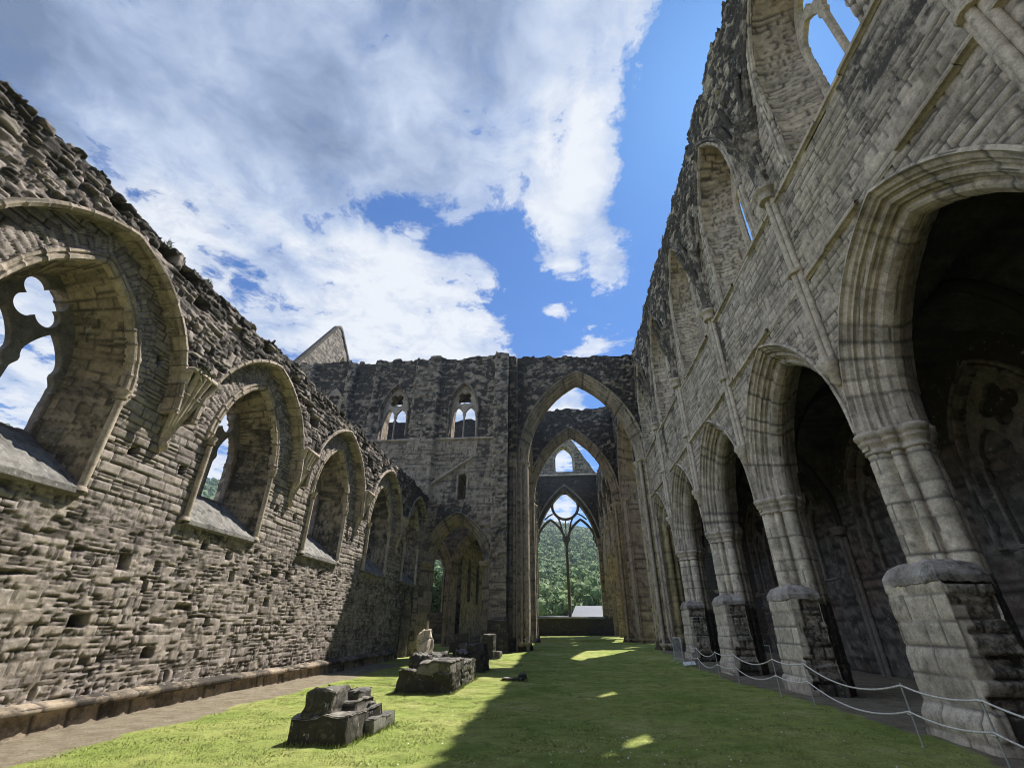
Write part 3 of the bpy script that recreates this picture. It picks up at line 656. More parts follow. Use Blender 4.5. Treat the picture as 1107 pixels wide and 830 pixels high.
    for zs, pr in ((8.98, .11), (11.66, .10)):
        sc = Acc(); rg = np.random.default_rng(int(zs*100)+seed); y0 = y_lo
        while y0 < y_hi:
            y1 = min(y_hi, y0+rg.uniform(.7, 1.5)); k = pr*rg.uniform(.75, 1.1); br = rg.random() < .10
            if br: k *= .3
            j = rg.uniform(-.015, .015); prof = [(0., .10), (k*.9, .05), (k, .0), (k*.9, -.04), (k*.4, -.05), (0., -.09)]
            P = np.array([[(X0-side*x, yv, zs+j+zz) for yv in (y0+.006, y1-.006)] for x, zz in prof]); sc.grid(P, tone=rg.random(), zone=.12*rg.random())
            y0 = y1
        sc.build('string_course', M['ashlar'], t, smooth=False)
    # vaulting shafts on corbels, with what is left of the ribs
    for i, yp in enumerate(piers):
        if yp < y_lo-.1 or yp > y_hi+.1: continue
        s_ = Acc(); zz = np.arange(6.75, 12.0, .12); tone = .45+.3*h2(np.floor(zz/.55), i, seed)
        for dy, dx in ((-.115, .04), (0, .12), (.115, .04)):
            s_.tube(np.stack([np.full(len(zz), X0-side*dx), np.full(len(zz), yp+dy), zz], 1), .078, 8, tone=np.repeat(tone, 8))
        zr = np.array([9.25, 9.31, 9.37]); s_.tube(np.stack([np.full(3, X0-side*.06), np.full(3, yp), zr], 1), [.20, .225, .20], 12)
        so_ = s_.build('vault_shaft', M['ashlar'], t)
        q = Acc(); zk = np.array([11.84, 11.90, 11.97, 12.08, 12.14, 12.20, 12.26]); q.tube(np.stack([np.full(7, X0-side*.09), np.full(7, yp), zk], 1), [.22, .25, .21, .25, .33, .34, .28], 14); q.build('capital', M['ashlar'], so_)
        q = Acc(); zk = np.array([6.20, 6.30, 6.42, 6.50, 6.60, 6.70, 6.80]); q.tube(np.stack([X0-side*np.array([.02, .05, .06, .07, .09, .10, .09]), np.full(7, yp), zk], 1), [.05, .12, .11, .19, .17, .24, .21], 12); q.build('corbel', M['ashlar'], so_)
        v = Acc()
        for sg, hgt, cur in ((-1, 4.2, 2.0), (-.55, 3.4, 1.25), (0, 3.0, .0), (.55, 3.4, 1.25), (1, 4.2, 2.0)):
            tt = np.linspace(0, 1, 22); zz = 12.2+hgt*tt; yy = yp+sg*(.12+cur*.36*tt**2.0); xo = .10+(.62*tt**1.8 if abs(sg) < .9 else .10*tt)
            v.tube(np.stack([X0-side*xo, yy, zz], 1), .09, 8, zone=.30+.15*np.repeat(tt, 8), tone=np.repeat(h2(np.floor(tt*9), i, 3), 8))
        # broken web masonry between the ribs
        tt = np.linspace(0, 1, 44); ss = np.linspace(-1, 1, 26); SS, TT = np.meshgrid(ss, tt, indexing='ij')
        hg = 2.6*(1+.35*np.abs(SS))*(1-.25*vn2(SS*4+9, SS*0+i, 5)); YY = yp+SS*(.20+.65*TT**2.0); ZZ = 12.15+hg*TT; XO = (.10+.5*TT**1.8)*(1-SS**2)+.02
        d, tn, jn = masonry(YY, ZZ, 'broken', seed+90+i); v.grid(np.stack([X0-side*(XO+d*.6), YY, ZZ], -1), tone=tn*.7, joint=jn, zone=.30)
        v.build('vault_springer', M['ashlar'], t)
    return t
dense = np.concatenate([np.arange(-1.69, 4, .14), np.arange(4, 13, .05), np.arange(13, 20, .065), np.arange(20, 30.01, .085)])
arcade_wall('arcade_wall', 'tall shaded grey nave wall on the right, arcade arches below and clerestory windows above', SX, 1, SBAY, PIER[:-1], STOP, dense, .046, True, -1.69, 30.0, 200, (SX+.7, 15, 0))

# ------------------------------------------------------------------ piers
def pier_outline(k=128, s=1.0):
    th = np.linspace(0, 2*np.pi, k, endpoint=False); r = np.full(k, .52)
    for j in range(8):
        a0 = j*np.pi/4; rc, rr = ((.60, .275) if j % 2 == 0 else (.60, .13))
        dt = np.abs((th-a0+np.pi) % (2*np.pi)-np.pi); perp = rc*np.sin(dt); okm = (np.abs(perp) < rr) & (dt < 1.2)
        r = np.where(okm, np.maximum(r, rc*np.cos(dt)+np.sqrt(np.maximum(rr**2-perp**2, 0))), r)
    return th, r*s
def pier(cx, cy, base_z, seed, label, base=True, group='clustered piers of the nave arcade'):
    t = thing('arcade_pier', label, 'pier', (cx, cy, base_z), group)
    th, r = pier_outline(s=.70)
    if base:
        b = Acc(); per = []; hx, hy, ch = .38, .70, .02; bx = cx-.37
        pts = [(-hx, -hy), (-hx, hy), (hx, hy), (hx, -hy), (-hx, -hy)]
        for (x0, y0), (x1, y1) in zip(pts[:-1], pts[1:]):
            L = math.hypot(x1-x0, y1-y0); n = int(L/.035)
            for q in np.linspace(0, 1, n, endpoint=False): per.append((x0+(x1-x0)*q, y0+(y1-y0)*q))
        per = np.array(per); u = np.arange(len(per))*.035; zz = np.arange(-.1, 2.32, .04)
        nrm = np.zeros_like(per); onN = np.isclose(per[:, 0], -hx); onS = np.isclose(per[:, 0], hx); onW = np.isclose(per[:, 1], -hy) & ~onN; onE = np.isclose(per[:, 1], hy) & ~onN
        nrm[onN | onS] = np.sign(per[onN | onS][:, :1])*[[1, 0]]; nrm[onW] = [0, -1]; nrm[onE] = [0, 1]
        U_, Z_ = np.meshgrid(u, zz, indexing='ij'); d, tn, jn = masonry(U_, Z_, 'block', seed); d2, t2, j2 = masonry(U_*1., Z_, 'torn', seed+1)
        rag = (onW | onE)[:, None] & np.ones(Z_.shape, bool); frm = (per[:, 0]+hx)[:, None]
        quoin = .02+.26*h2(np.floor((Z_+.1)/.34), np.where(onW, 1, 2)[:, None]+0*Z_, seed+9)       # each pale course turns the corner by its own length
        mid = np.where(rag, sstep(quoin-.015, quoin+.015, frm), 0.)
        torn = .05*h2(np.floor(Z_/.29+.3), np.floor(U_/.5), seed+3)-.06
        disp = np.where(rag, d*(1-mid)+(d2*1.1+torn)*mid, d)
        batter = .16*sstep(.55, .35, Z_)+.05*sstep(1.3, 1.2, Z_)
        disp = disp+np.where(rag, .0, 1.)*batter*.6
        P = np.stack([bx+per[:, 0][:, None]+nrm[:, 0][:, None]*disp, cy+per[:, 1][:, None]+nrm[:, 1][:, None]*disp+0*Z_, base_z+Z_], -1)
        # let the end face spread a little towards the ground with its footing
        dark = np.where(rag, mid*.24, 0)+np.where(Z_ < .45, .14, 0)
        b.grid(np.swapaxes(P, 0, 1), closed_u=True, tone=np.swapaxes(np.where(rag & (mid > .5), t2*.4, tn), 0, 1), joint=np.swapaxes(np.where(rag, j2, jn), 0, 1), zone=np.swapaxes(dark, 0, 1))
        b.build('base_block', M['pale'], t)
        # weathered coping, rising to the shafts
        c = Acc(); ring0 = per*np.array([1.05, 1.03]); rows = []
        for zv, s in ((2.26, 1.0), (2.27, 1.03), (2.38, 1.035), (2.42, 1.0), (2.56, .84), (2.64, .55)): rows.append(np.stack([bx+per[:, 0]*s+.10*(1.06-s), cy+per[:, 1]*s, np.full(len(per), base_z+zv)], 1))
        P = []
        for r0, r1 in zip(rows[:-1], rows[1:]):
            for q in np.linspace(0, 1, 5, endpoint=False): P.append(r0*(1-q)+r1*q)
        P = np.array(P+[rows[-1]]); w = (vn3(P*2.5, seed)-.5)*.08+(vn3(P*16, seed+1)-.5)*.06; P[..., 2] += w; P[..., 0] += w*.5; P[..., 1] += (vn3(P*5, seed+3)-.5)*.10
        c.grid(P, closed_u=True, tone=fbm(P[..., 0]*3, P[..., 1]*3, 5), zone=.16+.3*(vn3(P*3, 8)-.4)); c.build('coping', M['coping'], t, smooth=False)
    z0 = .05
    zz = np.concatenate([np.arange(z0, 4.7, .045)]); TH, ZZ = np.meshgrid(th, zz, indexing='ij')
    U_ = TH*.6; d, tn, jn = masonry(U_, ZZ, 'ashlar', seed+5); Rr = r[:, None]+d*.9
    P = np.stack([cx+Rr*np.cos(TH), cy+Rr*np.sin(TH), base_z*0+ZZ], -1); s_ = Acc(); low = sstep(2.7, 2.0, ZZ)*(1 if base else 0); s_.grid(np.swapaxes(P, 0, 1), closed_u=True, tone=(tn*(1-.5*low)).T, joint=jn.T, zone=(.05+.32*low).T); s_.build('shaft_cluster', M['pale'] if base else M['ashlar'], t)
    k = Acc(); rows = []
    for zv, g in ((4.60, .0), (4.62, .05), (4.66, .05), (4.67, .01), (4.74, .02), (4.80, .09), (4.84, .12), (4.88, .09), (4.90, .13), (4.97, .17), (5.02, .17), (5.05, .12), (5.06, -.3)):
        rr = np.maximum(r, .50)*.5+.5*r+g*.8; rows.append(np.stack([cx+rr*np.cos(th), cy+rr*np.sin(th), np.full(len(th), zv)], 1))
    k.grid(np.array(rows), closed_u=True, tone=.45, zone=.12); k.build('capital', M['ashlar'], t)
    return t
ord_ = ['nearest pier of the right-hand arcade, the biggest, its pale ashlar base beside the rope posts',
        'second pier of the right-hand arcade from the camera, pale base with torn dark side',
        'third pier of the right-hand arcade from the camera, narrow pale strip on its base',
        'fourth pier of the right-hand arcade, just in front of the metal barrier',
        'fifth pier of the right-hand arcade, farthest, against the yellowish crossing pier']
pier(SX+.64, PIER[1], .0, 330, 'pier of the right-hand arcade at the very edge of view beside the camera')
for i in range(5): pier(SX+.64, PIER[i+2], [.0, .0, .08, .12, .2][i], 340+i*7, ord_[i])

# ------------------------------------------------------------------ south aisle behind the arcade
def south_aisle():
    t = thing('aisle_wall', 'dark wall of the roofed aisle seen through the arches on the right', 'wall', (11.6, 15, 0))
    X0 = 11.5; Pl = lambda a, z, d: np.stack([X0-d, a, z], -1)
    wins = [Arch(c, 1.4, 5.6, 2.3, 3.4) for c in SBAY]
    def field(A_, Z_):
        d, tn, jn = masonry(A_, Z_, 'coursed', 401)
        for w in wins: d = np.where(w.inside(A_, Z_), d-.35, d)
        return d, tn*.5, jn, .10+.06*fbm(A_*.6, Z_*.4, 4)+.35*sstep(5.5, 8., Z_)  # darkened towards the vault to paint in the aisle's shade
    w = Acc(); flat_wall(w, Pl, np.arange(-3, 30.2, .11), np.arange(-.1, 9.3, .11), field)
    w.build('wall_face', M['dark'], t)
    c3 = lambda q, x: np.stack([np.full(len(q), x), q[:, 0], q[:, 1]], 1)
    for i, W_ in enumerate(wins):
        m_ = Acc()
        for r0 in (.0, .16): loft(m_, [c3(W_.grow(r0+x).curve(14, 24), X0-y) for x, y in ((-.02, -.3), (.0, .02), (.04, .08), (.10, .08), (.14, .0))], 2, 'block', 410+i, 1, resample=.12)
        wn = m_.build('blind_window', M['dark'], t)
        oc = W_.curve(2, 12); L1 = cusped(W_.c-.68, .58, 5.45, .95, 3.5); L2 = cusped(W_.c+.68, .58, 5.45, .95, 3.5); F = foil(W_.c, 6.85, .58, 4, 8, math.pi/2)
        plate('tracery', [oc, L1, L2, F], lambda x, y, z_: np.stack([X0+.28+z_, x, y], 1), .16, M['dark'], wn)
    for i, yp in enumerate(PIER[:-1]):
        s_ = Acc(); zz = np.arange(0, 5.0, .2)
        for dy, dx in ((-.13, .05), (0, .15), (.13, .05)): s_.tube(np.stack([np.full(len(zz), X0-dx), np.full(len(zz), yp+dy), zz], 1), .10, 8, zone=.15)
        zk = np.array([4.9, 5.0, 5.1, 5.2]); s_.tube(np.stack([np.full(4, X0-.1), np.full(4, yp), zk], 1), [.26, .3, .36, .32], 12, zone=.1)
        s_.build('respond_shaft', M['dark'], t)
    # vault: a pointed barrel with transverse ribs, still roofed
    v = Acc(); xs = np.linspace(SX+ST_-.05, X0+.05, 24); xm = (SX+ST_+X0)/2; hw = (X0-SX-ST_)/2+.05
    yy = np.arange(-1.69, 30.01, .2); XX, YY = np.meshgrid(xs, yy, indexing='ij'); q = np.clip(np.abs(XX-xm)/hw, 0, 1); qy = np.abs((YY-PIER[0]) % 5.47-2.735)/2.735
    g = lambda t_: np.sqrt(np.maximum(1-t_**1.9, 0))
    ZZ = 5.3+3.5*np.maximum(g(q), g(qy)); d, tn, jn = masonry(YY, ZZ*1.3, 'thin', 420); v.grid(np.stack([XX, YY, ZZ+d], -1), tone=tn, joint=jn, zone=.1); v.build('vault', M['vault_shade'], t)
    for yp in PIER[:-1]:
        rb = Acc(); q2 = np.linspace(-1, 1, 40); x2 = xm+q2*hw; z2 = 5.25+3.45*np.sqrt(np.maximum(1-np.abs(q2)**1.9, 0)); rb.tube(np.stack([x2, np.full(40, yp), z2], 1), .17, 8, zone=.4+.4*sstep(5.3, 7.5, np.repeat(z2, 8))); rb.build('vault_rib', M['vault_shade'], t)
    r = Acc(); r.add([(SX+ST_-.02, -3, 9.5), (SX+ST_-.02, 30.0, 9.5), (X0+1.5, -3, 9.0), (X0+1.5, 30.0, 9.0)], [(0, 1, 3, 2)]); r.add([(X0+1.5, -3, -.1), (X0+1.5, 30, -.1), (X0+1.5, -3, 9.0), (X0+1.5, 30, 9.0)], [(0, 1, 3, 2)]); r.build('aisle_roof_block', M['timber'], t)
    for ye in (-3.0, 30.0):
        e = Acc(); e.add([(SX+ST_, ye, -.1), (X0+1.5, ye, -.1), (X0+1.5, ye, 9.0), (SX+ST_, ye, 9.5)], [(0, 1, 2, 3)], zone=.3)
        e.build('end_wall', M['dark'], t)
south_aisle()
# ================================================================== CROSSING, TRANSEPTS, PRESBYTERY
NCX = 2.0                                    # centre line of the crossing as measured
def xwall(acc, Y0, dirn, x, z, field, holes, top, thick, backhole=None, zone=.35, seed=7):
    """wall in an x-z plane whose face looks towards -y (dirn=+1)"""
    Pl = lambda a, z_, d: np.stack([a, Y0-dirn*d, z_], -1)
    flat_wall(acc, Pl, x, z, field, holes, top)
    cap_strip(acc, Pl, np.asarray(x)[::2], top, thick, 'broken', seed, zone+.2)
    back_wall(acc, Pl, np.arange(x[0], x[-1]+.01, .4), np.arange(z[0], z[-1], .4), thick, backhole if backhole is not None else holes, top, zone, seed+1)
CPROF = [(.72, -.06), (.66, -.14), (.60, -.08), (.56, .0), (.50, .06), (.44, .04), (.40, .14), (.36, .24), (.28, .26), (.22, .36), (.18, .46), (.10, .50), (.04, .60), (0, .74)]
def crossing_arch(name, label, axis, P0, c, w, sp, rise, x0, x1, topz, thick, loc, step, seed, shafts=True, dark=.5, gz=.35):
    """axis 'y': wall face towards -y at y=P0; axis 'x': wall face towards -x at x=P0"""
    t = thing(name, label, 'arch', loc)
    Wd = (lambda a, z, d: np.stack([a, P0-d+0*a, z+0*a], -1)) if axis == 'y' else (lambda a, z, d: np.stack([P0-d+0*a, a, z+0*a], -1))
    A_ = Arch(c, w, sp, rise, -1); op = A_.grow(.5); top = ragged(topz, .30, seed, .5)
    a = np.arange(x0, x1+.01, step); z = np.arange(-.1, topz+.5, step)
    def field(B, Z_):
        d, tn, jn = masonry(B, Z_, 'coursed', seed+1); d3, t3, j3 = masonry(B, Z_, 'broken', seed+2)
        rag = Z_ > sp+.8; d = np.where(rag, d3*.9, d); tn = np.where(rag, t3*.8, tn); jn = np.where(rag, j3, jn)
        return d*np.where(rag, 1.5, 1), tn, jn, np.where(rag, dark-.06+speck(B, Z_, tn, seed+8), .05)
    g = Acc(); flat_wall(g, Wd, a, z, field, [op], top); cap_strip(g, Wd, a[::2], top, thick, 'broken', seed+3, .6)
    back_wall(g, Wd, np.arange(x0, x1+.01, .4), np.arange(-.1, topz+.4, .4), thick, [op], top, .35, seed+4); g.build('wall_face', M['tower'], t)
    m_ = Acc(); prof = CPROF+[(r, thick-x) for r, x in CPROF[::-1]]
    def cv(r, x):
        q = A_.grow(r).curve(30, 40, z0=gz-.3); return Wd(q[:, 0], q[:, 1], np.full(len(q), -x))
    loft(m_, [cv(r, x) for r, x in prof], 2, 'block', seed+5, -1 if axis == 'y' else 1, resample=.14, ampk=.7,
         zone=lambda Q: .06)
    m_.build('arch', M['tower'], t, smooth=False)
    for sg in (-1, 1):
        s_ = Acc(); zz = np.arange(gz-.2, sp, .2)
        for r0, dx in ((.10, .12), (.28, .34), (.47, .10), (.66, -.02)):
            tn = .4+.4*h2(np.floor(zz/.5), int(r0*100)+sg, seed)
            s_.tube(Wd(np.full(len(zz), c+sg*(w+r0+.02)), zz, np.full(len(zz), -dx*1.0-.02+.0)), .11, 8, tone=np.repeat(tn, 8), zone=.06)
        for zk, rr in ((sp, .10), (gz+.35, .08)):
            q = np.array([zk-.16, zk-.08, zk, zk+.08])
            for r0, dx in ((.12, .20), (.47, .10)): s_.tube(Wd(np.full(4, c+sg*(w+r0+.05)), q, np.full(4, -dx)), [.16, .22, .30, .28], 12, zone=.08)
        s_.build('jamb_shaft', M['ashlar'], t)
    return t
crossing_arch('crossing_arch', 'tall pointed crossing arch closing the nave, nearest of the big arches, dark rubble above it', 'y', YT, NCX-.08, 3.72, 11.5, 6.25, -3.1, 7.6, 19.85, 1.8, (2, YT, 0), .09, 500, dark=.40)
crossing_arch('crossing_arch', 'second crossing arch framing the great window, seen inside the nearest big arch', 'y', 42.3, 1.65, 3.62, 11.9, 6.4, -3.6, 7.2, 21.0, 1.8, (1.6, 42.3, 0), .12, 520, dark=.42)
crossing_arch('crossing_arch', 'crossing arch opening to the right-hand transept, seen edge-on beyond the nave wall', 'x', 5.9, 37.05, 3.7, 11.5, 6.25, 31.8, 42.3, 20.0, 1.8, (6.8, 37, 0), .14, 540)
crossing_arch('crossing_arch', 'crossing arch opening to the left-hand transept, mostly hidden behind the clustered corner pier', 'x', -3.9, 37.05, 3.7, 11.5, 6.25, 31.8, 42.3, 20.0, 1.8, (-3, 37, 0), .2, 560)

def transept_wall():
    t = thing('transept_wall', 'high shaded wall left of the crossing with traceried windows in its blackened upper storey', 'wall', (-10, YT, 0))
    xs = np.arange(-22.5, -3.09, .085); zs = np.arange(-.1, 20.9, .085)
    aisle = Arch(-6.42, 1.62, 5.1, 2.45, -1); cl = [Arch(c, .98, 15.75, 2.1, 13.45) for c in (-6.5, -11.75, -21.5)]
    slit = Arch(-6.27, .27, 10.55, .25, 9.05); op = aisle.grow(.5)
    top = ragged(20.15, .32, 31, .5)
    pil = [(-10.35, -8.4, .34), (-4.15, -2.5, .75), (-15.9, -15.2, .30), (-13.7, -13.3, .12), (-20.2, -18.6, .3)]
    def field(A_, Z_):
        d, tn, jn = masonry(A_, Z_, 'coursed', 601); d3, t3, j3 = masonry(A_, Z_, 'broken', 602)
        dark = Z_ > 13.35+.1*np.sin(A_*3); near = np.zeros(A_.shape)
        zone = np.where(dark, .38+.12*(fbm(A_*.5, Z_*.5, 77)-.5), .0)
        for x0, x1, pr in pil:
            k = (A_ > x0) & (A_ < x1); d = d+np.where(k, pr*(1 if pr < .5 else np.clip((20-Z_)/8+.45, .4, 1)), 0); zone = np.where(k & dark, .22, zone)
        rough = dark | ((A_ > -4.15) & (Z_ > 4.8)) | ((Z_ > 6.8) & (Z_ < 8.6) & (A_ > -9.4) & (A_ < -3.5))
        d = d+np.where(rough, d3*.9, 0); tn = np.where(rough, t3, tn); jn = np.where(rough, j3, jn)
        zone = zone+np.where(dark, speck(A_, Z_, tn, 91)-.03, 0)+np.where((Z_ < 8.6) & (A_ > -9.2), .15+.5*(fbm(A_*.9, Z_*.9, 33)-.5), 0)
        zone = zone+.3*sstep(.6, .7, fbm(A_*1.2, Z_*.15, 9))*(Z_ < 13.3)
        return d, tn, jn, zone
    g = Acc(); xwall(g, YT, 1, xs, zs, field, [op, slit]+cl, top, 1.8, seed=603)
    zz = np.arange(-.1, 20, .25); XX, ZZ = np.meshgrid(np.linspace(YT-.75, YT+.1, 6), zz, indexing='ij'); g.grid(np.stack([np.full(XX.shape, -2.5), XX, ZZ], -1), zone=.25)
    g.build('wall_face', M['tower'], t)
    c3 = lambda q, y: np.stack([q[:, 0], np.full(len(q), y), q[:, 1]], 1)
    m_ = Acc(); prof = CPROF+[(r, 1.8-x) for r, x in CPROF[::-1]]
    loft(m_, [c3(aisle.grow(r*.9).curve(24, 34, z0=0), YT+x) for r, x in prof], 2, 'block', 604, -1, resample=.12, ampk=.7, zone=lambda Q: .22); m_.build('arch', M['tower'], t)
    kp = Acc()
    for sg in (-1, 1):
        q = np.array([4.9, 5.0, 5.1, 5.2])
        for r0, dy in ((.1, .3), (.4, .05)): kp.tube(np.stack([np.full(4, -6.42+sg*(1.62+r0)), np.full(4, YT+dy), q], 1), [.2, .24, .30, .28], 12, zone=.1)
    kp.build('capital', M['tower'], t)
    for i, K_ in enumerate(cl[:2]):
        e = Acc(); loft(e, [c3(K_.curve(14, 22), YT), c3(K_.grow(-.08).curve(14, 22), YT+.5), c3(K_.curve(14, 22), YT+1.8)], [5, 8], 'coursed', 610+i, 1, resample=.15); wn = e.build('window', M['tower'], t)
        ho = Acc(); loft(ho, [c3(K_.grow(x).curve(14, 30), YT-y) for x, y in ((.0, -.06), (.02, .06), (.10, .10), (.17, .03), (.2, -.1))], 2, 'block', 614+i, -1, resample=.12, zone=lambda Q: .28); ho.build('arch_moulding', M['tower'], wn)
        oc = K_.grow(.02).curve(2, 12); L1 = cusped(K_.c-.46, .41, 15.25, .72, 13.52); L2 = cusped(K_.c+.46, .41, 15.25, .72, 13.52); F = foil(K_.c, 16.75, .56, 4, 8, math.pi/4)
        plate('tracery', [oc, L1, L2, F], lambda x, y, z_: np.stack([x, YT+.42+z_, y], 1), .2, M['ashlar'], wn)
    b = Acc(); K2 = Arch(-16.6, .95, 15.75, 2.1, 13.45)       # blind window with a sunk quatrefoil
    plate('blind_window', [K2.curve(2, 12), foil(-16.6, 16.75, .5, 4, 8, math.pi/4)], lambda x, y, z_: np.stack([x, YT-.06+z_, y], 1), .16, M['tower'], t)
    sc = Acc(); prof = [(0., .10), (.11, .05), (.12, 0.), (.10, -.05), (0., -.10)]
    for x0, x1 in ((-22.5, -10.4), (-8.38, -4.2)): sc.grid(np.array([[(xv, YT-.02-p_, 13.38+q) for xv in np.linspace(x0, x1, 20)] for p_, q in prof]), tone=.6)
    sc.build('string_course', M['ashlar'], t)
    rc = Acc(); n_ = 24; rr = np.linspace(0, 1, n_); x = -9.0+rr*3.3; zz = 9.75+rr*2.15
    rc.grid(np.array([[(x[i]+ox, YT-.03-p_, zz[i]+q) for i in range(n_)] for p_, q, ox in ((0, .10, 0), (.14, .07, 0), (.15, -.02, 0), (0, -.10, 0))]), tone=.5); rc.build('roof_crease', M['ashlar'], t)
    sl = Acc(); loft(sl, [c3(slit.grow(.14).curve(10, 10), YT-.03), c3(slit.grow(.02).curve(10, 10), YT-.02), c3(slit.curve(10, 10), YT+.4), c3(slit.curve(10, 10), YT+1.8)], [3, 4, 5], 'block', 618, -1); sl.build('slit_window', M['tower'], t)
transept_wall()

def gable():
    t = thing('gable_wall', 'steep pointed gable end with a small lancet rising behind the left-hand wall', 'gable', (-21.6, 36.6, 0))
    X0 = -21.4; Pl = lambda a, z, d: np.stack([X0+d, a, z], -1)
    top = lambda a: 28.75-np.where(a < 36.65, (36.65-a)*1.42, np.maximum(a-37.2, 0)*.85)+.12*(h2(np.floor(a/.35), 0, 3)-.5)
    lan = Arch(38.6, .7, 24.6, 1.5, 22.2)
    def fld(A_, Z_):
        d, tn, jn = masonry(A_, Z_, 'coursed', 630); return d, tn*.7, jn, np.where(Z_ < 20.4, .4, .22)
    g = Acc(); a = np.arange(30, 43.3, .12); flat_wall(g, Pl, a, np.arange(-.1, 29.3, .12), fld, [lan], top); cap_strip(g, Pl, a, top, .5, 'coursed', 631, .2, 5)
    back_wall(g, Pl, np.arange(30, 43.3, .4), np.arange(-.1, 29.3, .4), .5, [lan], top); g.build('wall_face', M['grey'], t)
    e = Acc(); c3 = lambda q, x: np.stack([np.full(len(q), x), q[:, 0], q[:, 1]], 1); loft(e, [c3(lan.grow(.15).curve(8, 14), X0+.05), c3(lan.curve(8, 14), X0+.02), c3(lan.curve(8, 14), X0-.5)], [3, 5], 'block', 632, 1); e.build('lancet', M['ashlar'], t)
    c = Acc(); yy = np.linspace(30.8, 42.5, 60); zt = 28.75-np.where(yy < 36.65, (36.65-yy)*1.42, np.maximum(yy-37.2, 0)*.85)
    c.grid(np.array([np.stack([np.full(60, X0+o), yy, zt+dz], 1) for o, dz in ((.06, -.2), (.10, .08), (-.5, .10), (-.52, -.2))]), tone=.35, zone=.34); c.build('coping', M['tower'], t)
gable()

def far_walls():
    # east side of the left transept, seen through the aisle arch
    t = thing('transept_wall', 'dim inner wall with pointed arches seen through the arch ending the left aisle', 'wall', (-11, 42.3, 0))
    hs = [Arch(-6.9, 2.0, 5.6, 3.2, -1), Arch(-12.0, 2.0, 5.6, 3.2, -1), Arch(-17.6, 2.0, 5.6, 3.2, -1)]; cl = [Arch(c, 1.0, 15.6, 2.1, 13.4) for c in (-6.5, -11.75, -17)]
    def fld(A_, Z_):
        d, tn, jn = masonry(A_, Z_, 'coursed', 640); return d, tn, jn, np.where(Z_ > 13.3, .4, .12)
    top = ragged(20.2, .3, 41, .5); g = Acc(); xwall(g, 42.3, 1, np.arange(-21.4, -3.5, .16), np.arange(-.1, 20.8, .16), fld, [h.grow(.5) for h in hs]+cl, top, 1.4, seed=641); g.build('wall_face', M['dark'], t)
    c3 = lambda q, y: np.stack([q[:, 0], np.full(len(q), y), q[:, 1]], 1)
    for h in hs:
        m_ = Acc(); prof = CPROF+[(r, 1.4-x) for r, x in CPROF[::-1]]; loft(m_, [c3(h.grow(r).curve(20, 30, z0=0), 42.3+x*.8) for r, x in prof], 2, 'block', 642, -1, resample=.15, ampk=.7, zone=lambda Q: .12); m_.build('arch', M['tower'], t)
    c = thing('chapel_wall', 'low end wall with a pointed opening onto bright trees, deep behind the left aisle arch', 'wall', (-12, 48, 0))
    ws = [Arch(-12.35, .85, 6.3, 1.5, 2.7), Arch(-17.6, .85, 6.3, 1.5, 2.7)]
    def fld2(A_, Z_):
        d, tn, jn = masonry(A_, Z_, 'coursed', 650); return d, tn, jn, np.full(A_.shape, .2)
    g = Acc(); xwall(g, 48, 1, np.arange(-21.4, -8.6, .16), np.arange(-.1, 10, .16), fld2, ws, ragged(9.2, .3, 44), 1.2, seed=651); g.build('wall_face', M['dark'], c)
    for w in ws:
        m_ = Acc(); loft(m_, [c3(w.grow(.2).curve(12, 20), 47.95), c3(w.grow(.06).curve(12, 20), 47.98), c3(w.curve(12, 20), 48.3), c3(w.curve(12, 20), 49.2)], [3, 4, 5], 'block', 652, -1); m_.build('window', M['tower'], c)
    # long aisle wall beside the presbytery
    q = thing('aisle_wall', 'dim aisle wall with windows running on past the left transept, glimpsed between dark arches', 'wall', (-9, 56, 0))
    X0 = -8.7; wn = [Arch(c_, .9, 5.8, 1.8, 3.6) for c_ in (47.5, 52.5, 57.5, 62.)]
    g = Acc(); Pl = lambda a, z, d: np.stack([X0+d, a, z], -1)
    def fld3(A_, Z_):
        d, tn, jn = masonry(A_, Z_, 'coursed', 655); return d, tn, jn, np.full(A_.shape, .15)
    tp = ragged(9.2, .3, 45); a = np.arange(43.7, 65, .2); flat_wall(g, Pl, a, np.arange(-.1, 10, .2), fld3, wn, tp); back_wall(g, Pl, a, np.arange(-.1, 10, .4), 1.2, wn, tp); cap_strip(g, Pl, a, tp, 1.2, 'broken', 656, .4, 5); g.build('wall_face', M['tower'], q)
    sun_block = Acc(); sun_block.box(-9.9, -3.95, 43.75, 64.5, 9.35, 9.55, zone=.3); sun_block.build('aisle_roof_block', M['timber'], q)  # unseen roof added to keep the sun off this aisle wall
    # right transept: only its shadow and an edge reach the picture
    s = thing('transept_wall', 'side wall of the right-hand transept beyond the crossing arch', 'wall', (15, 42.3, 0))
    hs = [Arch(c_, 2.0, 5.6, 3.2, -1) for c_ in (10.6, 16.2)]; cl = [Arch(c_, 1.0, 15.6, 2.1, 13.4) for c_ in (10.6, 16.2)]
    g = Acc(); xwall(g, 42.3, 1, np.arange(7.3, 22, .3), np.arange(-.1, 20.8, .3), fld, hs+cl, ragged(20.0, .3, 46), 1.4, seed=660); g.build('wall_face', M['tower'], s)
    e = thing('transept_wall', 'west side wall of the right-hand transept rising behind the nave wall', 'wall', (15, YT, 0))
    g = Acc(); xwall(g, YT, 1, np.arange(7.7, 22, .3), np.arange(-.1, 20.4, .3), fld, [Arch(c_, 1., 15.6, 2.1, 13.4) for c_ in (10.6, 16.2)], ragged(19.7, .3, 47), 1.8, seed=661); g.build('wall_face', M['tower'], e)
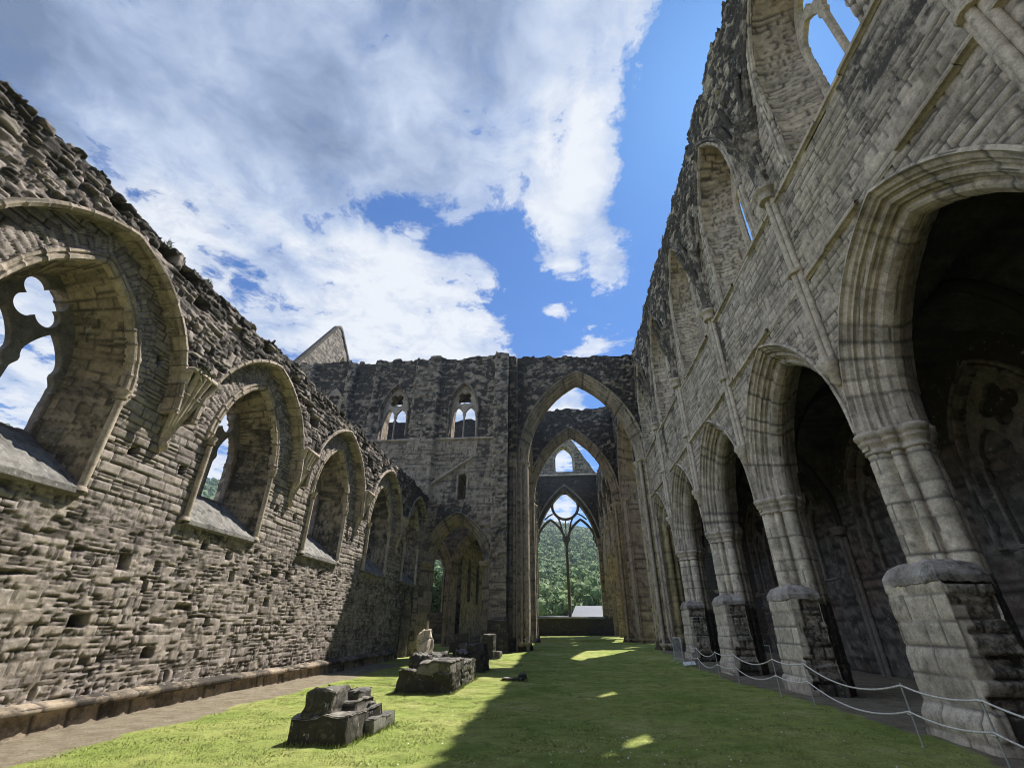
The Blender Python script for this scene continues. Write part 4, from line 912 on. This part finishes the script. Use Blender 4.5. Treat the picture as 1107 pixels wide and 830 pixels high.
    # lower wall outside the presbytery aisle on the right
far_walls()
arcade_wall('presbytery_wall', 'shaded right-hand wall of the presbytery beyond both crossing arches, with tall arches', 5.9, 1, [46.5, 51.5, 56.5, 61.3], [44.1, 49, 54, 59], 20.2, .22, .22, False, 44.1, 64.0, 700, (6.6, 54, 0))
arcade_wall('presbytery_wall', 'left-hand wall of the presbytery, a thin strip beside the great window', -2.6, -1, [46.5, 51.5, 56.5, 61.3], [44.1, 49, 54, 59], 20.2, .22, .22, False, 44.1, 64.0, 740, (-3.3, 54, 0))
for k, yy in enumerate((49.0, 54.0, 59.0)):
    pier(5.9+.7, yy, .4, 760+k, ['first clustered pier past the second crossing arch, right-hand side of the presbytery', 'middle clustered pier on the right of the presbytery', 'last clustered pier on the right, next to the great window'][k], base=False, group='clustered piers of the presbytery')
    pier(-3.3, yy, .4, 770+k, ['first clustered pier past the second crossing arch, left-hand side of the presbytery', 'middle clustered pier on the left of the presbytery', 'last clustered pier on the left, next to the great window'][k], base=False, group='clustered piers of the presbytery')
# big yellowish corner piers of the crossing
def corner_pier(cx, cy, label, mat, seed, rad_=1.0, face=(-1, 0)):
    t = thing('crossing_pier', label, 'pier', (cx, cy, 0), 'corner piers of the crossing')
    th = np.linspace(0, 2*np.pi, 96, endpoint=False); r = np.full(96, rad_*.86)
    for j in range(16):
        a0 = j*np.pi/8; rc = rad_*.86; rr = rad_*(.17 if j % 2 == 0 else .12); dt = np.abs((th-a0+np.pi) % (2*np.pi)-np.pi); pp = rc*np.sin(dt)
        r = np.where((np.abs(pp) < rr) & (dt < 1), np.maximum(r, rc*np.cos(dt)+np.sqrt(np.maximum(rr**2-pp**2, 0))), r)
    zz = np.arange(.0, 11.4, .10); TH, ZZ = np.meshgrid(th, zz, indexing='ij'); d, tn, jn = masonry(TH*rad_, ZZ, 'ashlar', seed)
    ft = .12*sstep(1.1, .9, ZZ)+.10*sstep(.7, .5, ZZ); Rr = r[:, None]+d+ft
    P = np.stack([cx+Rr*np.cos(TH), cy+Rr*np.sin(TH), ZZ], -1); s_ = Acc(); s_.grid(np.swapaxes(P, 0, 1), closed_u=True, tone=tn.T, joint=jn.T, zone=(.05+.4*sstep(1.3, .6, ZZ)).T); s_.build('shaft_cluster', mat, t)
    k = Acc(); rows = []
    for zv, g in ((11.2, .0), (11.25, .06), (11.3, .03), (11.4, .08), (11.5, .18), (11.6, .18), (11.65, .1), (11.66, -.4)):
        rr = r+g; rows.append(np.stack([cx+rr*np.cos(th), cy+rr*np.sin(th), np.full(96, zv)], 1))
    k.grid(np.array(rows), closed_u=True, tone=.5, zone=.1); k.build('capital', M['ashlar'], t)
M['ochre'] = stone_mat('ochre stained ashlar', [(0.276, 0.216, 0.111), (0.368, 0.292, 0.145), (0.425, 0.34, 0.178), (0.333, 0.27, 0.153)], (.08, .066, .046), lichen=.15, patch=(.20, .15, .08), patchk=.5)
corner_pier(6.75, 30.95, 'yellowish clustered corner pier at the end of the right-hand arcade', M['ochre'], 801, 1.12)
corner_pier(-2.95, 30.95, 'reddish grey clustered corner pier left of the nearest crossing arch', M['dark'], 811, 1.05)
corner_pier(6.4, 43.2, 'ochre clustered corner pier farther back under the second crossing arch, right side', M['ochre'], 821, 1.15)
corner_pier(-2.95, 43.2, 'clustered corner pier farther back under the second crossing arch, left side', M['tower'], 831, 1.05)

def east_wall():
    t = thing('east_wall', 'far end wall with a huge open window, one slim mullion and a gable above', 'wall', (1.35, 64, 0))
    Wn = Arch(1.30, 4.12, 10.2, 8.3, 2.5); lan = Arch(1.42, 1.25, 23.3, 1.75, 21.2)
    def top(a): return np.where((a > -7) & (a < 9.6), np.maximum(np.minimum(27.9, 28.2-np.abs(a-1.3)*1.60), 20.9), 19.5)+.15*(h2(np.floor(a/.4), 0, 6)-.5)
    def fld(A_, Z_):
        d, tn, jn = masonry(A_, Z_, 'coursed', 851); dk = (Z_ > 12) & (Z_ < 20.8); return d, tn, jn, np.where(dk, .42, np.where(Z_ < 2.6, .45, .15))
    g = Acc(); xwall(g, 64, 1, np.arange(-9, 11.6, .14), np.arange(-.1, 29.3, .14), fld, [Wn, lan], top, 1.5, seed=852); g.build('wall_face', M['tower'], t)
    c3 = lambda q, y: np.stack([q[:, 0], np.full(len(q), y), q[:, 1]], 1)
    m_ = Acc(); loft(m_, [c3(Wn.grow(r).curve(30, 40), 64+x) for r, x in ((.7, -.03), (.62, -.12), (.5, -.02), (.4, .1), (.25, .12), (.15, .3), (0, .4), (-.06, .7), (0, 1.5))], [2]*8, 'block', 853, -1, resample=.2); m_.build('window_frame', M['tower'], t)
    tr = Acc(); y = 64.75
    def bar(pts, r=.10): tr.tube(np.array([(p_[0], y, p_[1]) for p_ in pts]), r, 8, tone=.3, zone=.15)
    cx = 1.25
    bar([(cx, z_) for z_ in np.linspace(2.45, 11.2, 20)], .19)
    for z_ in (10.6, 11.3): tr.tube([(cx, y, z_-.15), (cx, y, z_), (cx, y, z_+.15)], [.15, .26, .15], 10, zone=.15)
    c0, r0 = (cx+.03, 16.45), 1.80
    bar([(c0[0]+r0*math.cos(q), c0[1]+r0*math.sin(q)) for q in np.linspace(0, 2*math.pi, 40)], .19)
    for sg in (-1, 1):
        L_ = Arch(cx+sg*2.05, 2.02, 11.0, 3.6, 3); P = L_.curve(2, 24, arch_only=True); bar(P, .17)
        for s2 in (-1, 1): # cusps hanging from the heads of the lights
            tq = np.linspace(0, 1, 9); bx = L_.c+s2*(L_.w*.93-.30*np.sin(tq*np.pi)); bar(np.stack([bx, 11.5+tq*1.2], 1), .08)
        bar([(cx+sg*.05, 11.2), (cx+sg*.35, 12.6), (cx+sg*.75, 14.3), (cx+sg*1.25, 15.3)], .11)
        bar([(cx+sg*1.72, 15.4), (cx+sg*2.3, 15.1), (cx+sg*2.9, 14.6)], .10)
    bar([(cx, 11.2), (cx, 14.5)], .07)
    tr.build('tracery', M['dark'], t)
    s_ = Acc(); s_.box(-2.9, 5.5, 63.85, 65.4, 2.42, 2.62, tone=.8); s_.build('sill', M['sill'], t)
    sc = Acc(); sc.box(-3.3, 6.3, 63.86, 64.0, 20.55, 20.80, tone=.6); sc.build('string_course', M['ashlar'], t)
    e = Acc(); loft(e, [c3(lan.grow(.3).curve(10, 16), 63.92), c3(lan.grow(.08).curve(10, 16), 63.96), c3(lan.curve(10, 16), 64.3), c3(lan.curve(10, 16), 65.5)], [3, 3, 4], 'block', 856, -1); e.build('lancet', M['ashlar'], t)
east_wall()

# west front behind the camera: shades the near end of the nave as the standing wall does
def west_front():
    t = thing('west_wall', 'end wall of the nave behind the viewpoint', 'wall', (1, -5, 0))
    Wn = Arch(1.4, 3.6, 9, 6, 4)
    def fld(A_, Z_):
        d, tn, jn = masonry(A_, Z_, 'coursed', 861); return d, tn, jn, np.full(A_.shape, .15)
    g = Acc(); Pl = lambda a, z_, d: np.stack([a, -5+d, z_], -1); flat_wall(g, Pl, np.arange(-10, 13, .3), np.arange(-.1, 18, .3), fld, [Wn], ragged(17, .4, 5)); g.build('wall_face', M['grey'], t)
west_front()
# ================================================================== FALLEN PIER STUMPS AND SLAB
def rough_block(acc, x0, x1, y0, y1, z0, z1, seed, st='block', rough=.05, lean=(0, 0), taper=0., cs=.035, zone=.1, ch=.025):
    """weathered block: six faces sharing one position-driven displacement so that the edges stay closed"""
    cx, cy = (x0+x1)/2, (y0+y1)/2; sx, sy, sz = x1-x0, y1-y0, z1-z0
    def put(P, nrm, U_, V_):
        d, tn, jn = masonry(U_, V_, st, seed)
        q = P.copy(); e = np.minimum(np.minimum(np.minimum(q[..., 0]-x0, x1-q[..., 0])*(nrm[0] == 0)+9*(nrm[0] != 0), np.minimum(q[..., 1]-y0, y1-q[..., 1])*(nrm[1] == 0)+9*(nrm[1] != 0)), np.minimum(q[..., 2]-z0, z1-q[..., 2])*(nrm[2] == 0)+9*(nrm[2] != 0))
        k = sstep(0, .05, e); q = q+np.array(nrm)*(d*k-ch*.6*sstep(ch*1.6, 0, e))[..., None]
        for i in range(3): q[..., i] += (vn3(P*3.2, seed+i*7)-.5)*rough*3.2+(vn3(P*9, seed+i*5+3)-.5)*rough*1.3+(vn3(P*22, seed+i*3+1)-.5)*rough*.5
        tt = (q[..., 2]-z0)/sz; q[..., 0] = cx+(q[..., 0]-cx)*(1-taper*tt)+lean[0]*tt; q[..., 1] = cy+(q[..., 1]-cy)*(1-taper*tt)+lean[1]*tt
        acc.grid(q, tone=tn, joint=jn, zone=(zone+.12)*(1 if nrm[2] == 0 else .15)+.0*tn)  # sides darkened by black crust and painted shade, tops left pale
    ax = lambda a, b: np.linspace(a, b, max(4, int((b-a)/cs)))
    X_, Z_ = np.meshgrid(ax(x0, x1), ax(z0, z1), indexing='ij')
    for yv, n in ((y0, -1), (y1, 1)): put(np.stack([X_, np.full(X_.shape, yv), Z_], -1), (0, n, 0), X_, Z_)
    Y_, Z_ = np.meshgrid(ax(y0, y1), ax(z0, z1), indexing='ij')
    for xv, n in ((x0, -1), (x1, 1)): put(np.stack([np.full(Y_.shape, xv), Y_, Z_], -1), (n, 0, 0), Y_+7, Z_)
    X_, Y_ = np.meshgrid(ax(x0, x1), ax(y0, y1), indexing='ij')
    put(np.stack([X_, Y_, np.full(X_.shape, z1)], -1), (0, 0, 1), X_, Y_+50)
def stumps():
    G = 'broken stumps of the lost arcade'
    t = thing('pier_stump', 'lone blackened stepped stone stump nearest the camera on the sunlit grass', 'ruin', (-3.7, 9, 0), G)
    a = Acc(); rough_block(a, -4.12, -3.60, 8.28, 9.15, .28, .67, 902, rough=.06, taper=.16, lean=(.03, .03), zone=.2, st='ashlar', cs=.028); a.build('upright_block', M['stump'], t)
    a = Acc(); rough_block(a, -4.18, -3.24, 8.15, 9.72, -.1, .35, 903, rough=.045, taper=.05, zone=.33, st='ashlar', cs=.028); a.build('base_slab', M['stump'], t)
    a = Acc(); rough_block(a, -3.70, -3.38, 8.75, 9.5, .28, .45, 904, rough=.05, zone=.1, st='ashlar'); rough_block(a, -3.78, -3.50, 9.0, 9.65, .40, .58, 905, rough=.05, zone=.1, st='ashlar'); rough_block(a, -3.52, -3.34, 9.3, 9.55, .30, .42, 907, rough=.05, zone=.1, st='ashlar'); a.build('broken_course', M['stump'], t)
    a = Acc(); rough_block(a, -3.42, -3.10, 8.95, 9.98, -.1, .22, 906, rough=.03, zone=.0, st='ashlar'); a.build('footing', M['stump'], t)
    t = thing('pier_stump', 'long low run of dark broken masonry with a pale jagged rock standing at its back', 'ruin', (-3.7, 15.5, 0), G)
    a = Acc(); rough_block(a, -4.42, -2.92, 13.95, 15.4, -.1, .50, 911, st='rubble', rough=.06, taper=.04, zone=.35); rough_block(a, -3.85, -2.95, 14.0, 15.9, .44, .74, 912, st='block', rough=.04, zone=.2); a.build('rubble_core', M['stump'], t)
    a = Acc(); rough_block(a, -4.30, -3.7, 14.3, 15.6, .4, .86, 913, st='rubble', rough=.10, taper=.3, zone=.3); rough_block(a, -4.5, -3.6, 15.2, 17.0, -.1, .82, 914, st='rubble', rough=.08, taper=.12, zone=.3); a.build('broken_course', M['stump'], t)
    a = Acc(); rough_block(a, -3.72, -2.98, 15.8, 18.3, -.1, .62, 915, st='rubble', rough=.05, zone=.1); a.build('wall_stub', M['stump'], t)
    a = Acc(); rough_block(a, -4.70, -4.24, 16.4, 17.1, .6, 1.44, 916, rough=.09, taper=.28, lean=(.06, 0), zone=.0, ch=.03); a.build('standing_rock', M['pale'], t)
    t = thing('pier_stump', 'dark ragged stump behind the long low one, with a square block on top', 'ruin', (-3.6, 21, 0), G)
    a = Acc(); rough_block(a, -4.3, -3.0, 20.2, 21.6, -.1, .72, 921, st='rubble', rough=.10, taper=.08, zone=.45); rough_block(a, -3.75, -3.0, 20.4, 21.4, .6, .98, 922, st='rubble', rough=.09, taper=.2, zone=.4); a.build('rubble_core', M['stump'], t)
    a = Acc(); rough_block(a, -4.55, -3.80, 21.0, 21.8, .66, 1.32, 923, rough=.03, zone=.2); a.build('top_block', M['stump'], t)
    t = thing('pier_stump', 'thin upright dark slab with a sunlit edge, farthest of the stumps, near the crossing pier', 'ruin', (-3.6, 26, .2), G)
    a = Acc(); rough_block(a, -4.0, -3.42, 26.2, 27.4, .0, 1.22, 931, rough=.025, taper=.03, zone=.4); rough_block(a, -3.5, -3.1, 26.2, 27.2, .0, .45, 932, rough=.03, zone=.2); a.build('upright_slab', M['stump'], t)
    t = thing('floor_slab', 'small flat dark slab lying on the grass at the edge of the shade', 'slab', (-1.6, 17.9, 0))
    a = Acc(); rough_block(a, -1.98, -1.30, 17.6, 18.05, -.05, .085, 941, rough=.02, zone=.3, st='ashlar'); rough_block(a, -1.50, -1.20, 17.75, 18.15, .05, .2, 942, rough=.05, taper=.3, zone=.5); a.build('slab', M['stump'], t)
    t = thing('pier_stump', 'knee high mossy block of masonry against the foot of the left crossing pier', 'ruin', (-3.5, 29, .3), G)
    a = Acc(); rough_block(a, -4.15, -2.95, 28.6, 29.6, .1, 1.9, 951, st='coursed', rough=.05, taper=.06, zone=.3); a.build('rubble_core', M['tower'], t)
stumps()

# ================================================================== ROPE BARRIER
posts = [(5.42, 5.4), (5.40, 7.63), (5.30, 9.03), (5.43, 12.53), (5.26, 13.81), (5.28, 16.82), (5.12, 18.15), (5.33, 21.4), (5.34, 22.65)]
plab = ['slim rope post beside the camera, out at the right edge', 'slim leaning rope post at the lower right corner, closest to the camera', 'slim leaning rope post standing in front of the nearest pier base', 'slim rope post between the nearest and the second pier, right one of its pair', 'slim rope post in front of the second pier, left one of its pair',
        'slim rope post right of the third pier base', 'slim rope post left of the third pier base', 'slim rope post short of the metal barrier', 'last slim rope post, touching the metal barrier']
def rope_barrier():
    proto = None; kids = []
    for i, (x, y) in enumerate(posts):
        z = float(ground_z(x, y))
        if proto is None:
            proto = thing('rope_post', plab[0], 'post', (x, y, z), 'rope posts along the right-hand arcade')
            a = Acc(); a.tube([(x, y, z-.05), (x-.01, y+.02, z+.4), (x-.02, y+.03, z+.80)], .013, 8); a.tube([(x, y, z-.02), (x, y, z+.02)], .03, 8); kids.append(a.build('pin', M['post'], proto))
            for h in (.40, .76): a = Acc(); q = np.linspace(0, 6.283, 14); a.tube(np.stack([x-.02+.03*np.cos(q), y+.03+.03*np.sin(q), np.full(14, z+h)], 1), .009, 6); kids.append(a.build('rope_loop', M['rope'], proto))
        else:
            o = proto.copy(); COL.objects.link(o); o.location = (x, y, z); o['label'] = plab[i]
            for k in kids: c = k.copy(); COL.objects.link(c); c.parent = o
    for h, lab in ((.77, 'upper pale rope sagging from post to post along the right-hand arcade'), (.43, 'lower pale rope sagging from post to post along the right-hand arcade')):
        pts = []; rg = random.Random(3)
        for (xa, ya), (xb, yb) in zip(posts[:-1], posts[1:]):
            za, zb = float(ground_z(xa, ya))+h, float(ground_z(xb, yb))+h; L = math.hypot(xb-xa, yb-ya); sag = .07*L*(.75+.25*rg.random()) if L > 2 else .05*L
            for k in range(18):
                q = k/18; pts.append((xa-.02+(xb-xa)*q, ya+.03+(yb-ya)*q, za+(zb-za)*q-sag*4*q*(1-q)))
        a = Acc(); a.tube(pts, .0135, 8); o = a.build('rope', M['rope']); tag(o, lab, 'rope', 'barrier ropes')
rope_barrier()
def daisies():
    rg = np.random.default_rng(77); a = Acc()
    for k in range(170):
        x, y = (rg.normal(.9, .9), rg.normal(8.3, .9)) if k < 70 else (rg.uniform(-3, 4.6), rg.uniform(6.2, 15)); z = float(ground_z(x, y))+.022; q = np.linspace(0, 2*np.pi, 7)[:-1]; r = rg.uniform(.008, .014)
        P = np.stack([x+r*np.cos(q), y+r*np.sin(q), z+.006*np.sin(q*2+k)], 1); a.add(np.vstack([P, [[x, y, z+.006]]]), f3=[(i, (i+1) % 6, 6) for i in range(6)])
    tag(a.build('daisies', M['white']), 'tiny white daisies scattered through the lawn', 'daisies', kind='stuff')
daisies()
def metal_barrier():
    x0, y0 = 5.15, 24.9; x1, y1 = 5.22, 23.5; z = float(ground_z(5.1, 24))
    t = thing('metal_barrier', 'small galvanised crowd barrier panel at the far end of the ropes', 'barrier', (5.2, 24.2, z))
    a = Acc(); L = lambda q, zz: (x0+(x1-x0)*q, y0+(y1-y0)*q, z+zz)
    path = [L(0, .1), L(0, .85), L(.02, .95), L(.07, 1.0), L(.93, 1.0), L(.98, .95), L(1, .85), L(1, .1)]; a.tube(path, .020, 8); a.tube([L(0, .16), L(1, .16)], .016, 8); a.build('frame', M['steel'], t)
    for q in np.linspace(.1, .9, 9): b = Acc(); b.tube([L(q, .16), L(q, 1.0)], .008, 6); b.build('bar', M['steel'], t)
    for q in (.12, .88):
        f = Acc(); c = L(q, 0); f.tube([(c[0]-.28, c[1], z+.01), (c[0], c[1], z+.14), (c[0]+.28, c[1], z+.01)], .014, 6); f.build('foot', M['steel'], t)
    n = thing('notice_board', 'small white notice lying on the ground by the metal barrier', 'notice', (5.3, 22.9, z))
    a = Acc(); a.add([(5.02, 22.55, z+.03), (5.55, 22.75, z+.05), (5.55, 23.0, z+.16), (5.02, 22.85, z+.14)], [(0, 1, 2, 3)]); a.add([(5.02, 22.57, z+.01), (5.55, 22.77, z+.03), (5.55, 23.02, z+.14), (5.02, 22.87, z+.12)], [(0, 1, 2, 3)]); a.build('board', M['white'], n)
    for k, (y, lab) in enumerate(((12.0, 'pale rail across the dark arch between the nearest and second piers'), (17.4, 'pale rail across the dark arch between the second and third piers'), (22.9, 'pale rail across the dark arch by the metal barrier'))):
        r = thing('barrier_rail', lab, 'rail', (7.6, y, 0), 'rails across the arcade arches')
        a = Acc(); a.tube([(8.3, y-1.0, .95), (8.3, y+.5, .95)], .022, 6); a.build('rail', M['steel'], r)
        
        for dy in (-1., .5): a = Acc(); a.tube([(8.3, y+dy, 0), (8.3, y+dy, .95)], .018, 6); a.build('stand', M['steel'], r)
metal_barrier()

# ================================================================== HILLS, WOODS, ROOF BEYOND
def hill_h(az, d):
    """height of the valley side at azimuth az (deg, + to the right of the nave axis) and distance d"""
    el = np.interp(az, [-130, -70, -45, -20, -3, 4, 20, 60, 120], [13, 15, 13.4, 11.6, 10.6, 9.5, 8, 6, 5])
    H = np.tan(np.radians(el))*560
    k = np.clip((d-95)/(560-95), 0, 1); k = k*k*(3-2*k)*.35+k*.65
    return H*k+5*(vn2(az*.25, d*.012, 8)-.5)*k
def hills():
    az = np.arange(-130, 120, 1.5); d = np.concatenate([np.arange(90, 600, 15), [650, 800]]); A_, D = np.meshgrid(az, d, indexing='ij')
    Z_ = np.where(D > 600, hill_h(A_, 600)*(.9), hill_h(A_, D))-.5
    g = Acc(); g.grid(np.stack([np.sin(np.radians(A_))*D, np.cos(np.radians(A_))*D, Z_], -1), tone=.2); tag(g.build('hills', M['wood']), kind='structure')
    bm = bmesh.new(); bmesh.ops.create_icosphere(bm, subdivisions=3, radius=1); S3 = np.array([v.co for v in bm.verts]); F3 = np.array([[v.index for v in f.verts] for f in bm.faces]); bm.free()
    bm = bmesh.new(); bmesh.ops.create_icosphere(bm, subdivisions=2, radius=1); S2 = np.array([v.co for v in bm.verts]); F2 = np.array([[v.index for v in f.verts] for f in bm.faces]); bm.free()
    rg = np.random.default_rng(21); w = Acc(); nV = 0
    bm = bmesh.new(); bmesh.ops.create_icosphere(bm, subdivisions=1, radius=1); S1 = np.array([v.co for v in bm.verts]); F1 = np.array([[v.index for v in f.verts] for f in bm.faces]); bm.free()
    def scatter(a0, a1, n, near, dmin=100, k=5):
        dd = np.sqrt(rg.uniform(dmin**2, 590**2, n)); aa = rg.uniform(a0, a1, n)
        for az_, d_ in zip(aa, dd):
            R_ = rg.uniform(3.0, 5.4); x = math.sin(rad(az_))*d_; y = math.cos(rad(az_))*d_; z = float(hill_h(az_, d_)); tn = rg.random()*.8
            S, F = S1, F1
            for j in range(k):
                o = rg.normal(size=3); o /= np.linalg.norm(o); o *= R_*rg.uniform(.45, .9)*np.array([1, 1, .8]); r2 = R_*rg.uniform(.24, .44); c0 = o+np.array([x, y, z+R_*.8]); tj = tn+.3*rg.random()
                nz = vn3(S*2.6+rg.random(3)*50, 3)-.5; w.add(S*r2*.86*(1+.9*nz)[:, None]+c0, f3=F, tone=np.clip(tj*.7+.4*nz-.1, 0, 1))
                if near:
                    m_ = 34 if d_ < 260 else 14; dv = rg.normal(size=(m_, 3)); dv[:, 2] += .35; dv /= np.linalg.norm(dv, axis=1)[:, None]; pc = c0+dv*r2*rg.uniform(.8, 1.25, (m_, 1))*np.array([1.1, 1.1, .9])
                    t1 = np.cross(dv, rg.normal(size=(m_, 3))); t1 /= np.linalg.norm(t1, axis=1)[:, None]; t2 = np.cross(dv+.5*rg.normal(size=(m_, 3)), t1); t2 /= np.linalg.norm(t2, axis=1)[:, None]; sz = rg.uniform(.22, .5, (m_, 1))*(1 if d_ < 260 else 1.7)
                    w.add(np.stack([pc-t1*sz, pc-t2*sz*.7, pc+t1*sz, pc+t2*sz*.7], 1).reshape(-1, 3), np.arange(4*m_).reshape(m_, 4), tone=np.repeat(np.clip(tj+.4*(rg.random(m_)-.4)+.15*dv[:, 2], 0, 1), 4))
    scatter(-4.5, 7, 1500, True, k=11); scatter(-18, -11, 420, False, k=6); scatter(-58, -32, 900, False, k=3); scatter(-32, -18, 250, False, k=3)
    tag(w.build('wooded_hillside', M['wood'], smooth=False), 'dense green woodland covering the valley side beyond the open windows', 'woodland', kind='stuff')
hills()
def tree(x, y, h, r, seed, label):
    t = thing('tree', label, 'tree', (x, y, 0), 'trees just outside the ruin'); rg = np.random.default_rng(seed)
    a = Acc(); a.tube([(x, y, -.2), (x+.1, y, h*.3), (x-.1, y+.1, h*.6)], [.28, .2, .09], 8)
    for k in range(6):
        an = rg.uniform(0, 6.28); z0 = h*rg.uniform(.25, .5); a.tube([(x, y, z0), (x+math.cos(an)*r*.5, y+math.sin(an)*r*.5, z0+h*.2)], [.1, .03], 6)
    a.build('trunk', M['timber'], t)
    n = 5200; ce = rg.normal(size=(26, 3)); ce /= np.linalg.norm(ce, axis=1)[:, None]; ce = ce*rg.uniform(.3, .85, (26, 1))*np.array([r, r, h*.38])+np.array([x, y, h*.58])
    wch = rg.integers(0, 26, n); dv = rg.normal(size=(n, 3)); dv /= np.linalg.norm(dv, axis=1)[:, None]; c = ce[wch]+dv*rg.uniform(.6, 1, (n, 1))*r*.36
    d1 = rg.normal(size=(n, 3)); d1 /= np.linalg.norm(d1, axis=1)[:, None]; d2 = np.cross(d1, rg.normal(size=(n, 3))); d2 /= np.linalg.norm(d2, axis=1)[:, None]; s = rg.uniform(.12, .26, (n, 1))
    Vt = np.stack([c-d1*s, c-d2*s*.6, c+d1*s, c+d2*s*.6], 1).reshape(-1, 3); b = Acc(); b.add(Vt, np.arange(4*n).reshape(n, 4), tone=np.repeat(np.clip(rg.random(n)*.6+.4*rg.random(26)[wch], 0, 1), 4)); b.build('crown', M['leaf'], t, smooth=False)
tree(-15.5, 58, 8.0, 3.0, 41, 'bright green tree seen through the low pointed opening behind the left aisle arch')
tree(-18.6, 66, 9.5, 3.4, 42, 'taller green tree behind the bright one in the low pointed opening')
tree(-17, 16.5, 6.4, 2.6, 43, 'dark green tree outside the second window of the sunlit wall')
def building():
    t = thing('farm_building', 'low building with a pale slate roof just outside the great far window', 'building', (6, 92, 0))
    a = Acc(); a.box(2.6, 14, 90, 98, 0, 3.1); a.build('wall', M['slate'], t)
    t2 = thing('boundary_wall', 'low pale wall just outside the great far window, left of the slate roof', 'wall', (0, 90.5, 0)); a = Acc(); a.box(-5.2, 1.85, 90.2, 90.8, 0, 3.22); a.build('wall', M['slate'], t2)
    a = Acc(); a.add([(1.9, 89.6, 3.1), (14.4, 89.6, 3.1), (14.4, 94, 4.95), (2.9, 94, 4.95), (1.9, 98.4, 3.1), (14.4, 98.4, 3.1)], [(0, 1, 2, 3), (3, 2, 5, 4)]); a.build('roof', M['slate'], t)
building()

# ------------------------------------------------------------------ plants rooted in the masonry
def tuft(x, y, z, s, seed, label, down=False):
    rg = np.random.default_rng(seed); t = thing('wall_plant', label, 'plant', (x, y, z), 'weeds rooted in the ruined walls'); a = Acc(); n = 70
    for k in range(n):
        an = rg.uniform(0, 6.28); L = s*rg.uniform(.5, 1); up = -rg.uniform(.2, 1.2) if down else rg.uniform(.3, 1.2); dirn = np.array([math.cos(an)*.6, math.sin(an)*.6, up]); dirn /= np.linalg.norm(dirn); sd_ = np.cross(dirn, rg.normal(size=3)); sd_ /= np.linalg.norm(sd_); w_ = L*.05; b0 = np.array([x, y, z])+rg.normal(size=3)*s*.18
        a.add([b0-sd_*w_*.4, b0+dirn*L*.5-sd_*w_, b0+dirn*L, b0+dirn*L*.5+sd_*w_], [(0, 1, 2, 3)], tone=rg.random())
    a.build('leaves', M['weed'], t, smooth=False)
tuft(NX+.42, 8.75, 7.0, .42, 1, 'pale green weed hanging by the vault springer between the first two windows', True)
def sprig(y, s, seed):
    tuft(NX+.05+.3*(seed % 3)/3, y, 9.17, s, seed, 'small weed sprouting from the ragged top of the sunlit left wall')
for k, y in enumerate((4.6, 5.3, 6.9, 7.4, 9.6, 11.2, 12.2, 14.4, 15.9, 17.8, 19.6, 21.5)): sprig(y, .09+.05*(k % 3), 30+k)
for k, (y, s) in enumerate(((8.2, .16), (13.1, .16))):
    tuft(NX+.25, y, 9.2, s, 10+k, ['weed on the ragged wall top just past the nearest window', 'weed on the ragged wall top past the second window head'][k])

# ------------------------------------------------------------------ air
def haze():
    a = Acc(); a.box(-830, 830, -620, 840, -2.5, 178.0)
    mt = bpy.data.materials.new('haze'); mt.use_nodes = True; t = mt.node_tree; t.nodes.clear(); K = NT(t)
    v = K.n('ShaderNodeVolumePrincipled', {'Color': (.72, .84, 1.0, 1), 'Density': 0.00036, 'Anisotropy': .2})
    K.n('ShaderNodeOutputMaterial', {'Volume': v.outputs[0]})
    tag(a.build('haze', mt, smooth=False), kind='stuff')
haze()
